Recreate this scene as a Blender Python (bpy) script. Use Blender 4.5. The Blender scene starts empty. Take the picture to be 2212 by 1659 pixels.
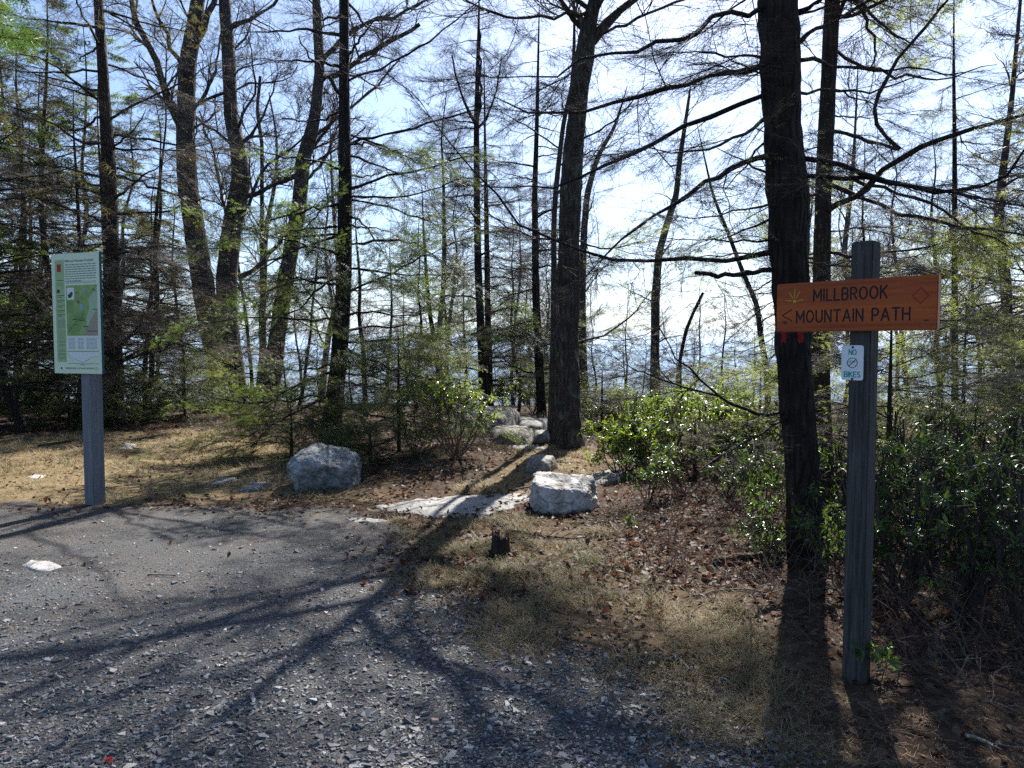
import bpy, math, random
import numpy as np
from mathutils import Vector, Matrix

scene = bpy.context.scene
COL = scene.collection
R = math.radians

# ------------------------------------------------------------------ camera, sky, sun, exposure
F = 1597.0                       # focal length in 2212-wide picture units
CAM = np.array([0.0, 0.0, 1.6])
PITCH = math.atan(80.0 / F)
cam_data = bpy.data.cameras.new('camera')
cam_data.sensor_width = 36.0
cam_data.lens = 36.0 * F / 2212.0
cam_data.clip_start = 0.05
cam_data.clip_end = 60000.0
cam = bpy.data.objects.new('camera', cam_data)
COL.objects.link(cam)
cam.location = CAM
cam.rotation_euler = (R(90) - PITCH, 0, 0)
scene.camera = cam

SUN_AZ = 18.0                    # degrees right of straight ahead
SUN_EL = 46.0
world = bpy.data.worlds.new('World')
scene.world = world
world.use_nodes = True
wn, wl = world.node_tree.nodes, world.node_tree.links
wn.clear()
sky = wn.new('ShaderNodeTexSky')
sky.sky_type = 'NISHITA'
sky.sun_disc = False
sky.sun_elevation = R(SUN_EL)
sky.sun_rotation = R(SUN_AZ)
sky.altitude = 400
sky.air_density = 1.0
sky.dust_density = 1.9
sky.ozone_density = 5.0
bg = wn.new('ShaderNodeBackground')
bg.inputs['Strength'].default_value = 0.066
wo = wn.new('ShaderNodeOutputWorld')
wl.new(sky.outputs['Color'], bg.inputs['Color'])
wl.new(bg.outputs['Background'], wo.inputs['Surface'])

sun_data = bpy.data.lights.new('sun', 'SUN')
sun_data.energy = 5.0
sun_data.angle = R(0.5)
sun_data.color = (1.0, 0.95, 0.87)
sun = bpy.data.objects.new('sun', sun_data)
COL.objects.link(sun)
sdir = Vector((math.sin(R(SUN_AZ)) * math.cos(R(SUN_EL)), math.cos(R(SUN_AZ)) * math.cos(R(SUN_EL)), math.sin(R(SUN_EL))))
sun.rotation_euler = sdir.to_track_quat('Z', 'Y').to_euler()
sun.location = sdir * 60

scene.view_settings.view_transform = 'Standard'
scene.view_settings.look = 'None'
scene.view_settings.gamma = 1.0
scene.view_settings.exposure = 1.6
scene.view_settings.use_curve_mapping = False
scene.cycles.use_denoising = False
scene.cycles.max_bounces = 5
scene.cycles.diffuse_bounces = 3
scene.cycles.glossy_bounces = 2
scene.cycles.transmission_bounces = 3
scene.cycles.transparent_max_bounces = 6
scene.cycles.caustics_reflective = False
scene.cycles.caustics_refractive = False

# ------------------------------------------------------------------ numeric helpers
def nrm(v):
    v = np.asarray(v, float)
    return v / np.maximum(np.linalg.norm(v, axis=-1, keepdims=True), 1e-9)

def sstep(a, b, x):
    t = np.clip((x - a) / (b - a), 0, 1)
    return t * t * (3 - 2 * t)

def _hash(ix, iy, iz, seed):
    h = (ix.astype(np.uint32) * np.uint32(73856093)) ^ (iy.astype(np.uint32) * np.uint32(19349663)) ^ \
        (iz.astype(np.uint32) * np.uint32(83492791)) ^ np.uint32((seed * 2654435761) & 0xffffffff)
    h = h ^ (h >> np.uint32(13))
    h = h * np.uint32(0x5bd1e995)
    h = h ^ (h >> np.uint32(15))
    return h.astype(np.float64) / 4294967295.0

def vnoise(p, seed=0):
    """value noise in -1..1"""
    p = np.asarray(p, float)
    f = np.floor(p)
    i = f.astype(np.int64)
    u = p - f
    u = u * u * (3 - 2 * u)
    out = 0
    for dx in (0, 1):
        for dy in (0, 1):
            for dz in (0, 1):
                w = (u[..., 0] if dx else 1 - u[..., 0]) * (u[..., 1] if dy else 1 - u[..., 1]) * (u[..., 2] if dz else 1 - u[..., 2])
                out = out + w * _hash(i[..., 0] + dx, i[..., 1] + dy, i[..., 2] + dz, seed)
    return out * 2 - 1

def fbm(p, octs=4, seed=0):
    p = np.asarray(p, float)
    a, s = 1.0, 0
    for o in range(octs):
        s = s + a * vnoise(p, seed + o * 17)
        p = p * 2.03
        a *= 0.5
    return s

def fbm2(x, y, octs=4, seed=0):
    return fbm(np.stack([x, y, np.zeros_like(x) + 0.37], -1), octs, seed)

# ------------------------------------------------------------------ terrain height and picture-to-ground mapping
def H(x, y):
    x = np.asarray(x, float); y = np.asarray(y, float)
    z = np.zeros(np.broadcast(x, y).shape)
    crest = 20.0 + 0.10 * np.abs(x)
    d = y - crest
    z = z - 0.26 * np.where(d > 3, d - 1.5, np.where(d > 0, d * d / 6.0, 0)) 
    z = np.maximum(z, -320.0)
    z = z + 0.20 * np.exp(-(((x + 0.8) / 1.3) ** 2 + ((y - 10.3) / 1.5) ** 2))
    z = z + 0.14 * np.exp(-(((x - 0.9) / 0.9) ** 2 + ((y - 12.0) / 0.9) ** 2))
    z = z + 0.10 * np.exp(-(((x - 2.4) / 1.2) ** 2 + ((y - 6.5) / 1.5) ** 2))
    off = sstep(6.8, 9.0, y + 0.15 * x) + sstep(0.6, 1.8, x) 
    off = np.clip(off, 0, 1) * (1 - sstep(400, 2000, y))
    z = z + off * 0.05 * fbm2(x * 0.7, y * 0.7, 3, 5) + (0.006 + 0.018 * off) * fbm2(x * 3.1, y * 3.1, 3, 9) * (np.abs(y) < 60)
    far = sstep(2500, 5000, y)
    r1 = 150 * np.exp(-((y - 6000) / 900.0) ** 2) * (0.9 + 0.35 * fbm2(x / 2500.0, y / 4000.0, 3, 21))
    r2 = 400 * np.exp(-((y - 11500) / 1300.0) ** 2) * (0.88 + 0.16 * fbm2(x / 3000.0, y / 6000.0, 4, 33))
    z = z + far * (r1 + r2 + 14 * fbm2(x / 500.0, y / 500.0, 3, 41))
    return z

def ray(px, py):
    u = (px - 1106.0) / F
    v = (829.5 - py) / F
    c, s = math.cos(PITCH), math.sin(PITCH)
    return np.array([u, c + v * s, -s + v * c])

def at(px, py, d):
    """the point at forward distance d that shows at px, py"""
    r = ray(px, py)
    return CAM + r * (d / r[1])

def ground(px, py, lift=0.0):
    r = ray(px, py)
    r = r / r[1]
    d = np.geomspace(2.0, 90.0, 1400)
    P = CAM[None] + d[:, None] * r[None]
    hit = np.where(P[:, 2] <= H(P[:, 0], P[:, 1]) + lift)[0]
    k = hit[0] if len(hit) else len(d) - 1
    lo, hi = d[max(0, k - 1)], d[k]
    dd = np.linspace(lo, hi, 12)
    P = CAM[None] + dd[:, None] * r[None]
    hit = np.where(P[:, 2] <= H(P[:, 0], P[:, 1]) + lift)[0]
    return P[hit[0] if len(hit) else -1]

def pxw(w, d):
    return w * d / F

# ------------------------------------------------------------------ mesh helpers
class MB:
    def __init__(self):
        self.V, self.F, self.A, self.n = [], [], [], 0
    def add(self, V, *Fs, rnd=0.5):
        V = np.asarray(V, float).reshape(-1, 3)
        for f in Fs:
            f = np.asarray(f, np.int64)
            if f.size:
                self.F.append(f + self.n)
        self.V.append(V)
        self.A.append(np.broadcast_to(np.asarray(rnd, float), (len(V),)))
        self.n += len(V)
    def mesh(self, name, mat, smooth=False, origin=(0, 0, 0)):
        me = bpy.data.meshes.new(name)
        V = np.concatenate(self.V) - np.asarray(origin, float)
        me.vertices.add(len(V))
        me.vertices.foreach_set('co', V.astype(np.float32).ravel())
        tot = np.concatenate([np.full(len(f), f.shape[1], np.int32) for f in self.F])
        idx = np.concatenate([f.ravel() for f in self.F]).astype(np.int32)
        me.loops.add(len(idx))
        me.loops.foreach_set('vertex_index', idx)
        me.polygons.add(len(tot))
        st = np.concatenate([[0], np.cumsum(tot)[:-1]]).astype(np.int32)
        me.polygons.foreach_set('loop_start', st)
        me.polygons.foreach_set('loop_total', tot)
        me.polygons.foreach_set('use_smooth', np.full(len(tot), bool(smooth)))
        at_ = me.attributes.new('rnd', 'FLOAT', 'POINT')
        at_.data.foreach_set('value', np.concatenate(self.A).astype(np.float32))
        me.update(calc_edges=True)
        if mat: me.materials.append(mat)
        return me
    def obj(self, name, mat, parent=None, smooth=False, origin=(0, 0, 0), kind=None):
        me = self.mesh(name, mat, smooth, origin)
        o = bpy.data.objects.new(name, me)
        COL.objects.link(o)
        if parent is not None:
            o.parent = parent
        else:
            o.location = origin
        if kind: o['kind'] = kind
        return o

def tag(o, label=None, cat=None, group=None, kind=None):
    if label: o['label'] = label
    if cat: o['category'] = cat
    if group: o['group'] = group
    if kind: o['kind'] = kind
    return o

def thing(name, label, cat, loc=(0, 0, 0), rotz=0.0, group=None):
    o = bpy.data.objects.new(name, None)
    o.empty_display_size = 0.2
    COL.objects.link(o)
    o.location = loc
    o.rotation_euler = (0, 0, rotz)
    return tag(o, label, cat, group)

def child_copy(src, parent, name=None):
    c = src.copy()
    COL.objects.link(c)
    c.parent = parent
    return c

def tubes(P, Rr, S):
    """P (B,K,3), Rr (B,K): tubes with S sides -> V, F(quads)"""
    P = np.asarray(P, float); Rr = np.asarray(Rr, float)
    B, K, _ = P.shape
    T = np.empty_like(P)
    T[:, 1:-1] = P[:, 2:] - P[:, :-2] if K > 2 else 0
    T[:, 0] = P[:, 1] - P[:, 0]
    T[:, -1] = P[:, -1] - P[:, -2]
    T = nrm(T)
    m = nrm(P[:, -1] - P[:, 0])
    ref = np.where(np.abs(m[:, 2:3]) > 0.85, np.array([[1.0, 0, 0]]), np.array([[0, 0, 1.0]]))[:, None, :]
    a = nrm(np.cross(T, ref))
    b = np.cross(T, a)
    ang = np.arange(S) * 2 * math.pi / S
    V = P[:, :, None, :] + Rr[:, :, None, None] * (a[:, :, None, :] * np.cos(ang)[None, None, :, None] + b[:, :, None, :] * np.sin(ang)[None, None, :, None])
    base = (np.arange(B) * K * S)[:, None, None]
    k = (np.arange(K - 1) * S)[None, :, None]
    s = np.arange(S)[None, None, :]
    s2 = (s + 1) % S
    q = np.stack([base + k + s, base + k + s2, base + k + S + s2, base + k + S + s], -1).reshape(-1, 4)
    return V.reshape(-1, 3), q

def resample(pts, n):
    pts = np.asarray(pts, float)
    seg = np.linalg.norm(np.diff(pts[:, :3], axis=0), axis=1)
    t = np.concatenate([[0], np.cumsum(seg)])
    tt = np.linspace(0, t[-1], n)
    out = np.stack([np.interp(tt, t, pts[:, i]) for i in range(pts.shape[1])], -1)
    if n > 4:                                     # soften the corners
        for _ in range(2):
            out[1:-1] = 0.25 * out[:-2] + 0.5 * out[1:-1] + 0.25 * out[2:]
    return out

def spawn(rng, P, Rr, n, t0, t1, length, ang, up=0.0, wander=0.15, K=4, rr=0.55, rmin=0.0015, tip=0.35, planar=0.0, taper=0.6, uniform=False):
    """children of parent polylines: n in all, spread by parent length"""
    B, KP, _ = P.shape
    L = np.linalg.norm(np.diff(P, axis=1), axis=2).sum(1)
    i = rng.choice(B, n, p=L / L.sum())
    t = rng.uniform(t0, t1, n)
    f = t * (KP - 1)
    k = np.minimum(f.astype(int), KP - 2)
    w = (f - k)[:, None]
    p0, p1 = P[i, k], P[i, k + 1]
    pos = p0 * (1 - w) + p1 * w
    tan = nrm(p1 - p0)
    rad = Rr[i, k] * (1 - w[:, 0]) + Rr[i, k + 1] * w[:, 0]
    rp = rng.normal(size=(n, 3))
    if planar > 0:
        side = nrm(np.cross(tan, np.array([0, 0, 1.0])) + 1e-6) * rng.choice([-1, 1], n)[:, None]
        rp = nrm(rp) * (1 - planar) + side * planar * 1.6
    rp = rp - tan * (rp * tan).sum(1, keepdims=True)
    rp = nrm(rp)
    a = R(1) * rng.uniform(ang[0], ang[1], n)[:, None]
    d = np.cos(a) * tan + np.sin(a) * rp
    ln = rng.uniform(length[0], length[1], n) * (1 - taper * t)
    out = np.empty((n, K, 3)); out[:, 0] = pos
    for j in range(1, K):
        d = nrm(d + rng.normal(size=(n, 3)) * wander + np.array([0, 0, up]))
        out[:, j] = out[:, j - 1] + d * (ln / (K - 1))[:, None]
    r0 = np.maximum(rad * rr, rmin) * rng.uniform(0.7, 1.05, n)
    r = r0[:, None] * np.linspace(1, tip, K)[None]
    return out, r

def scatter(tv, tf, pos, X, N, scale):
    """template (x along X, z along N) at every pos"""
    X = nrm(X)
    Y = nrm(np.cross(N, X))
    Z = np.cross(X, Y)
    M = np.stack([X, Y, Z], -1)                  # columns
    sc = np.asarray(scale, float)
    if sc.ndim == 1: sc = sc[:, None]
    local = tv[None] * sc[:, None, :] if sc.shape[1] == 3 else tv[None] * sc[:, :, None]
    V = np.einsum('nij,nvj->nvi', M, local) + pos[:, None, :]
    n, m = len(pos), len(tv)
    return V.reshape(-1, 3), [(f[None] + (np.arange(n) * m)[:, None, None]).reshape(-1, f.shape[1]) for f in tf]

# ------------------------------------------------------------------ material helpers
def new_mat(name):
    m = bpy.data.materials.new(name)
    m.use_nodes = True
    nt = m.node_tree
    b = nt.nodes['Principled BSDF']
    return m, nt, b

def ramp(nt, stops, src):
    r = nt.nodes.new('ShaderNodeValToRGB')
    cr = r.color_ramp
    while len(cr.elements) < len(stops): cr.elements.new(0.5)
    for e, (p, c) in zip(cr.elements, stops):
        e.position = p
        e.color = (c[0], c[1], c[2], 1)
    nt.links.new(src, r.inputs['Fac'])
    return r

def noise(nt, scale, detail=4, rough=0.6, vec=None, dist=0.0):
    n = nt.nodes.new('ShaderNodeTexNoise')
    n.inputs['Scale'].default_value = scale
    n.inputs['Detail'].default_value = detail
    n.inputs['Roughness'].default_value = rough
    n.inputs['Distortion'].default_value = dist
    if vec is not None: nt.links.new(vec, n.inputs['Vector'])
    return n

def coords(nt, scale=(1, 1, 1), kind='Object'):
    tc = nt.nodes.new('ShaderNodeTexCoord')
    mp = nt.nodes.new('ShaderNodeMapping')
    mp.inputs['Scale'].default_value = scale
    nt.links.new(tc.outputs[kind], mp.inputs['Vector'])
    return mp.outputs['Vector']

def mixc(nt, fac, a, b, mode='MIX'):
    m = nt.nodes.new('ShaderNodeMix')
    m.data_type = 'RGBA'
    m.blend_type = mode
    for sock, v in ((m.inputs[0], fac), (m.inputs[6], a), (m.inputs[7], b)):
        if hasattr(v, 'is_linked') or hasattr(v, 'links'):
            nt.links.new(v, sock)
        elif isinstance(v, tuple):
            sock.default_value = (v[0], v[1], v[2], 1)
        else:
            sock.default_value = v
    return m.outputs[2]

def bump(nt, b, height, strength=0.5, dist=0.01):
    n = nt.nodes.new('ShaderNodeBump')
    n.inputs['Strength'].default_value = strength
    n.inputs['Distance'].default_value = dist
    nt.links.new(height, n.inputs['Height'])
    nt.links.new(n.outputs['Normal'], b.inputs['Normal'])

def attr(nt, name):
    a = nt.nodes.new('ShaderNodeAttribute')
    a.attribute_name = name
    return a.outputs['Fac']

def math_node(nt, op, a, b=None):
    m = nt.nodes.new('ShaderNodeMath')
    m.operation = op
    for s, v in ((m.inputs[0], a), (m.inputs[1], b)):
        if v is None: continue
        if isinstance(v, (int, float)): s.default_value = v
        else: nt.links.new(v, s)
    return m.outputs[0]

def plain(name, col, rough=0.6, spec=0.3, metallic=0.0):
    m, nt, b = new_mat(name)
    n = noise(nt, 60, 3, 0.6, coords(nt))
    c = ramp(nt, [(0.3, tuple(x * 0.88 for x in col)), (0.7, tuple(min(1, x * 1.06) for x in col))], n.outputs['Fac'])
    nt.links.new(c.outputs['Color'], b.inputs['Base Color'])
    b.inputs['Roughness'].default_value = rough
    b.inputs['Specular IOR Level'].default_value = spec
    b.inputs['Metallic'].default_value = metallic
    return m

def bark(name, dark, mid, light, sc=14.0, lichen=None, strength=0.9, stretch=0.18):
    m, nt, b = new_mat(name)
    v = coords(nt, (1, 1, stretch))
    n1 = noise(nt, sc * 2.2, 5, 0.65, v, 0.6)
    n2 = noise(nt, sc * 0.5, 3, 0.6, coords(nt))
    c = ramp(nt, [(0.30, dark), (0.52, mid), (0.75, light)], n1.outputs['Fac'])
    col = mixc(nt, 0.55, c.outputs['Color'], ramp(nt, [(0.3, dark), (0.7, light)], n2.outputs['Fac']).outputs['Color'])
    if lichen:
        n3 = noise(nt, 6.0, 5, 0.7, coords(nt, (1, 1, 0.7)))
        msk = ramp(nt, [(0.54, (0, 0, 0)), (0.62, (1, 1, 1))], n3.outputs['Fac'])
        col = mixc(nt, math_node(nt, 'MULTIPLY', msk.outputs['Color'], 0.75), col, lichen)
    if strength > 0.5:
        wv = nt.nodes.new('ShaderNodeMix'); wv.data_type = 'VECTOR'; wv.inputs[0].default_value = 0.10
        nt.links.new(v, wv.inputs[4]); nt.links.new(noise(nt, 5, 3, 0.6, v).outputs['Color'], wv.inputs[5])
        vp = nt.nodes.new('ShaderNodeTexVoronoi'); vp.feature = 'DISTANCE_TO_EDGE'; vp.inputs['Scale'].default_value = sc * 1.5
        nt.links.new(wv.outputs[1], vp.inputs['Vector'])
        plate = ramp(nt, [(0.0, (0, 0, 0)), (0.22, (1, 1, 1))], vp.outputs['Distance'])
        col = mixc(nt, math_node(nt, 'MULTIPLY', math_node(nt, 'SUBTRACT', 1.0, plate.outputs['Color']), 0.5), col, tuple(x * 0.6 for x in dark))
        hgt = math_node(nt, 'ADD', n1.outputs['Fac'], math_node(nt, 'MULTIPLY', plate.outputs['Color'], 0.8))
    else:
        hgt = n1.outputs['Fac']
    nt.links.new(col, b.inputs['Base Color'])
    b.inputs['Roughness'].default_value = 0.85
    b.inputs['Specular IOR Level'].default_value = 0.25
    bump(nt, b, hgt, strength, 0.035)
    return m

def leafy(name, stops, trans=0.35, tcol=(0.12, 0.2, 0.03), rough=0.45, spec=0.5, noise_scale=1.2):
    """thin leaf surface; the shade varies leaf by leaf (rnd)"""
    m, nt, b = new_mat(name)
    f = attr(nt, 'rnd')
    c = ramp(nt, stops, f)
    nt.links.new(c.outputs['Color'], b.inputs['Base Color'])
    b.inputs['Roughness'].default_value = rough
    b.inputs['Specular IOR Level'].default_value = spec
    tr = nt.nodes.new('ShaderNodeBsdfTranslucent')
    tc = mixc(nt, 0.7, c.outputs['Color'], tcol)
    nt.links.new(tc, tr.inputs['Color'])
    mx = nt.nodes.new('ShaderNodeMixShader')
    mx.inputs[0].default_value = trans
    nt.links.new(b.outputs[0], mx.inputs[1])
    nt.links.new(tr.outputs[0], mx.inputs[2])
    nt.links.new(mx.outputs[0], nt.nodes['Material Output'].inputs['Surface'])
    return m

M = {}
M['bark_dark'] = bark('bark_dark', (0.010, 0.008, 0.007), (0.026, 0.020, 0.017), (0.06, 0.046, 0.036), strength=1.0)
M['bark_grey'] = bark('bark_grey', (0.028, 0.025, 0.022), (0.075, 0.066, 0.056), (0.15, 0.135, 0.115), sc=12)
M['bark_lichen'] = bark('bark_lichen', (0.018, 0.015, 0.012), (0.055, 0.046, 0.038), (0.12, 0.10, 0.08), sc=11, lichen=(0.16, 0.18, 0.14))
M['bark_brown'] = bark('bark_brown', (0.018, 0.012, 0.009), (0.05, 0.034, 0.024), (0.11, 0.076, 0.055))
M['twig'] = bark('twig', (0.05, 0.038, 0.03), (0.10, 0.08, 0.065), (0.2, 0.165, 0.14), sc=20, strength=0.2)
M['twig_dark'] = bark('twig_dark', (0.02, 0.015, 0.013), (0.05, 0.038, 0.032), (0.11, 0.085, 0.07), sc=20, strength=0.2)
M['twig_red'] = bark('twig_red', (0.06, 0.03, 0.022), (0.12, 0.06, 0.045), (0.2, 0.12, 0.09), sc=20, strength=0.2)
M['needles'] = leafy('hemlock_needles', [(0.0, (0.018, 0.04, 0.012)), (0.5, (0.04, 0.075, 0.018)), (1.0, (0.09, 0.12, 0.03))], 0.5, (0.19, 0.27, 0.045), 0.5, 0.3)
M['needles_pale'] = leafy('hemlock_needles_pale', [(0.0, (0.03, 0.055, 0.016)), (0.5, (0.06, 0.09, 0.026)), (1.0, (0.13, 0.14, 0.055))], 0.55, (0.38, 0.44, 0.10), 0.5, 0.35)
M['needles_brown'] = leafy('hemlock_needles_brown', [(0.0, (0.022, 0.028, 0.01)), (0.5, (0.055, 0.052, 0.022)), (1.0, (0.10, 0.085, 0.04))], 0.35, (0.22, 0.2, 0.06), 0.6, 0.25)
M['needles_pine'] = leafy('pine_needles', [(0.0, (0.04, 0.11, 0.012)), (1.0, (0.10, 0.22, 0.03))], 0.4, (0.2, 0.34, 0.04), 0.4, 0.5)
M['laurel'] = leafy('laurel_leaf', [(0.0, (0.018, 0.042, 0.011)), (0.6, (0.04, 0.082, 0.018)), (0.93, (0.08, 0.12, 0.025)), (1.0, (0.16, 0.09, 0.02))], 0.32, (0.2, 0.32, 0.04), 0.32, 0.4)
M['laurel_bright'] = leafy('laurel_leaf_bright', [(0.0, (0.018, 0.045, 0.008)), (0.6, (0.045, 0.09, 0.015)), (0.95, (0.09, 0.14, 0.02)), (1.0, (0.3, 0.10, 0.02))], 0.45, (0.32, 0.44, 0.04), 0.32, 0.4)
M['dead_leaf'] = leafy('dead_oak_leaf', [(0.0, (0.015, 0.009, 0.007)), (0.5, (0.044, 0.027, 0.018)), (0.9, (0.085, 0.055, 0.037)), (1.0, (0.17, 0.12, 0.085))], 0.2, (0.22, 0.08, 0.03), 0.6, 0.2)
M['grass'] = leafy('dry_grass', [(0.0, (0.045, 0.065, 0.016)), (0.22, (0.08, 0.085, 0.027)), (0.4, (0.16, 0.122, 0.065)), (1.0, (0.40, 0.31, 0.185))], 0.25, (0.3, 0.23, 0.1), 0.6, 0.2)
M['pine_straw'] = leafy('pine_straw', [(0.0, (0.14, 0.075, 0.035)), (1.0, (0.33, 0.21, 0.11))], 0.1, (0.3, 0.2, 0.1), 0.6, 0.2)
# ------------------------------------------------------------------ zones of the ground
def sdist(poly, x, y):
    """signed distance to a polygon, positive inside"""
    poly = np.asarray(poly, float)
    d = np.full(x.shape, 1e9)
    inside = np.zeros(x.shape, bool)
    for (x0, y0), (x1, y1) in zip(poly, np.roll(poly, -1, 0)):
        ex, ey = x1 - x0, y1 - y0
        t = np.clip(((x - x0) * ex + (y - y0) * ey) / (ex * ex + ey * ey + 1e-12), 0, 1)
        d = np.minimum(d, np.hypot(x - x0 - t * ex, y - y0 - t * ey))
        cond = ((y0 > y) != (y1 > y)) & (x < (x1 - x0) * (y - y0) / (y1 - y0 + 1e-12) + x0)
        inside ^= cond
    return np.where(inside, d, -d)

ROAD = [(-60, 7.9), (-9, 7.7), (-5.2, 7.45), (-4.0, 7.25), (-2.0, 7.3), (-1.25, 6.9), (-0.95, 6.0), (-0.55, 4.9), (-0.05, 4.0), (0.55, 3.6), (0.86, 3.2), (0.95, 2.6), (1.0, 0), (1.4, -8), (2, -60), (-60, -60)]
def gpoly(pts):
    return [tuple(ground(px, py)[:2]) for px, py in pts]
LAWN = [(-14, 7.6)] + gpoly([(0, 1092), (300, 1085), (600, 1080), (810, 1085), (760, 1050), (620, 965), (450, 935), (200, 930), (0, 955)]) + [(-14, 12.5)]
VERGE = gpoly([(850, 1125), (1000, 1120), (1140, 1112), (1300, 1130), (1290, 1180), (1250, 1230), (1400, 1275), (1560, 1300), (1700, 1420), (1740, 1480), (1760, 1659), (1600, 1659), (1400, 1460), (1100, 1395), (950, 1290)])
TRAIL = gpoly([(990, 1066), (1080, 1030), (1110, 985), (1180, 962), (1300, 968), (1330, 1010), (1260, 1035), (1150, 1040), (1140, 1070)])

def zone(x, y):
    n = fbm2(x * 2.2, y * 2.2, 4, 61) * 0.14 + fbm2(x * 9, y * 9, 2, 62) * 0.05
    road = sstep(-0.03, 0.05, sdist(ROAD, x, y) + n)
    soft = sstep(-0.5, 0.6, sdist(ROAD, x, y) + 2.0 * n)
    lawn = sstep(-0.35, 0.35, sdist(LAWN, x, y) + 2.2 * n)
    verge = sstep(-0.3, 0.25, sdist(VERGE, x, y) + 1.6 * n)
    trail = sstep(-0.25, 0.25, sdist(TRAIL, x, y) + 1.4 * n)
    return road, soft, np.maximum(np.maximum(lawn, verge * (0.2 + 0.5 * sstep(-0.3, 0.5, fbm2(x * 2.6, y * 2.6, 4, 81)))), trail * 0.9)

def axis(lo, hi, step, far_lo, far_hi, g):
    a = list(np.arange(lo, hi + step / 2, step))
    s = step; v = a[-1]
    up = []
    while v < far_hi:
        s *= g; v += s; up.append(v)
    s = step; v = a[0]
    dn = []
    while v > far_lo:
        s *= g; v -= s; dn.append(v)
    return np.array(dn[::-1] + a + up)

# ground material: three covers mixed by the zone attributes, plus the far woods' colour
m, nt, b = new_mat('ground')
v = coords(nt)
nf = noise(nt, 34, 6, 0.7, v)
nc = noise(nt, 3.0, 5, 0.65, v)
vor = nt.nodes.new('ShaderNodeTexVoronoi')
vor.inputs['Scale'].default_value = 26
nt.links.new(v, vor.inputs['Vector'])
leafc = ramp(nt, [(0.0, (0.010, 0.007, 0.006)), (0.4, (0.032, 0.021, 0.015)), (0.75, (0.075, 0.05, 0.034)), (1.0, (0.17, 0.12, 0.085))], vor.outputs['Color'])
leafc2 = mixc(nt, 0.45, leafc.outputs['Color'], ramp(nt, [(0.35, (0.016, 0.011, 0.008)), (0.7, (0.10, 0.065, 0.043))], nf.outputs['Fac']).outputs['Color'])
wv = noise(nt, 75, 5, 0.75, coords(nt, (1, 0.35, 1)), 1.5)
grassc = ramp(nt, [(0.3, (0.05, 0.037, 0.02)), (0.5, (0.15, 0.11, 0.06)), (0.7, (0.30, 0.225, 0.13))], wv.outputs['Fac'])
green = ramp(nt, [(0.5, (0, 0, 0)), (0.68, (0.7, 0.7, 0.7))], noise(nt, 1.6, 4, 0.7, v).outputs['Fac'])
grassc2 = mixc(nt, green.outputs['Color'], grassc.outputs['Color'], (0.08, 0.085, 0.03))
dirtc = ramp(nt, [(0.3, (0.022, 0.021, 0.021)), (0.52, (0.05, 0.046, 0.043)), (0.75, (0.10, 0.09, 0.078))], noise(nt, 55, 6, 0.8, v).outputs['Fac'])
c1 = mixc(nt, attr(nt, 'grassy'), leafc2, grassc2)
dfac = math_node(nt, 'MULTIPLY', attr(nt, 'dirty'), ramp(nt, [(0.35, (0.35, 0.35, 0.35)), (0.65, (1, 1, 1))], nc.outputs['Fac']).outputs['Color'])
c2 = mixc(nt, dfac, c1, dirtc.outputs['Color'])
farc = ramp(nt, [(0.35, (0.035, 0.04, 0.03)), (0.65, (0.085, 0.078, 0.06))], noise(nt, 0.004, 6, 0.7, v).outputs['Fac'])
c3 = mixc(nt, attr(nt, 'far'), c2, farc.outputs['Color'])
nt.links.new(c3, b.inputs['Base Color'])
b.inputs['Roughness'].default_value = 0.95
b.inputs['Specular IOR Level'].default_value = 0.1
bump(nt, b, wv.outputs['Fac'], 0.6, 0.015)
M['ground'] = m

xs = axis(-9, 7, 0.12, -14000, 14000, 1.12)
ys = axis(2.0, 15, 0.12, -60, 15000, 1.12)
gx, gy = np.meshgrid(xs, ys)
gz = H(gx, gy)
road_m, soft_m, grass_m = zone(gx, gy)
gz = gz - 0.006 * road_m
def grid_mesh(name, gx, gy, gz, attrs, mat, keep=None):
    ny, nx = gx.shape
    i = np.arange(ny * nx).reshape(ny, nx)
    q = np.stack([i[:-1, :-1], i[:-1, 1:], i[1:, 1:], i[1:, :-1]], -1).reshape(-1, 4)
    V = np.stack([gx, gy, gz], -1).reshape(-1, 3)
    if keep is not None:
        k = keep.ravel()
        q = q[k[q].any(1)]
        used = np.zeros(len(V), bool); used[q.ravel()] = True
        re = np.cumsum(used) - 1
        q = re[q]; V = V[used]
        attrs = {n: a.ravel()[used] for n, a in attrs.items()}
    mb = MB(); mb.add(V, q)
    o = mb.obj(name, mat, smooth=True)
    for n, a in attrs.items():
        t = o.data.attributes.new(n, 'FLOAT', 'POINT')
        t.data.foreach_set('value', np.ascontiguousarray(a, np.float32).ravel())
    return o
ground_o = grid_mesh('ground', gx, gy, gz, {'grassy': grass_m, 'dirty': soft_m, 'far': sstep(30, 120, gy)}, M['ground'])
tag(ground_o, 'forest floor of dead leaves, dry grass and bare soil', kind='structure')

# gravel road: a sheet 4 mm above the ground, its edge ragged
m, nt, b = new_mat('gravel_road')
v = coords(nt)
vg = nt.nodes.new('ShaderNodeTexVoronoi'); vg.inputs['Scale'].default_value = 95
nt.links.new(v, vg.inputs['Vector'])
vg2 = nt.nodes.new('ShaderNodeTexVoronoi'); vg2.inputs['Scale'].default_value = 240
nt.links.new(v, vg2.inputs['Vector'])
gcol = ramp(nt, [(0.0, (0.012, 0.013, 0.016)), (0.5, (0.032, 0.036, 0.042)), (0.85, (0.09, 0.097, 0.108)), (1.0, (0.28, 0.275, 0.265))], vg.outputs['Color'])
gcol2 = ramp(nt, [(0.0, (0.015, 0.017, 0.02)), (0.6, (0.05, 0.054, 0.06)), (1.0, (0.16, 0.16, 0.16))], vg2.outputs['Color'])
gc = mixc(nt, 0.5, gcol.outputs['Color'], gcol2.outputs['Color'])
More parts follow.
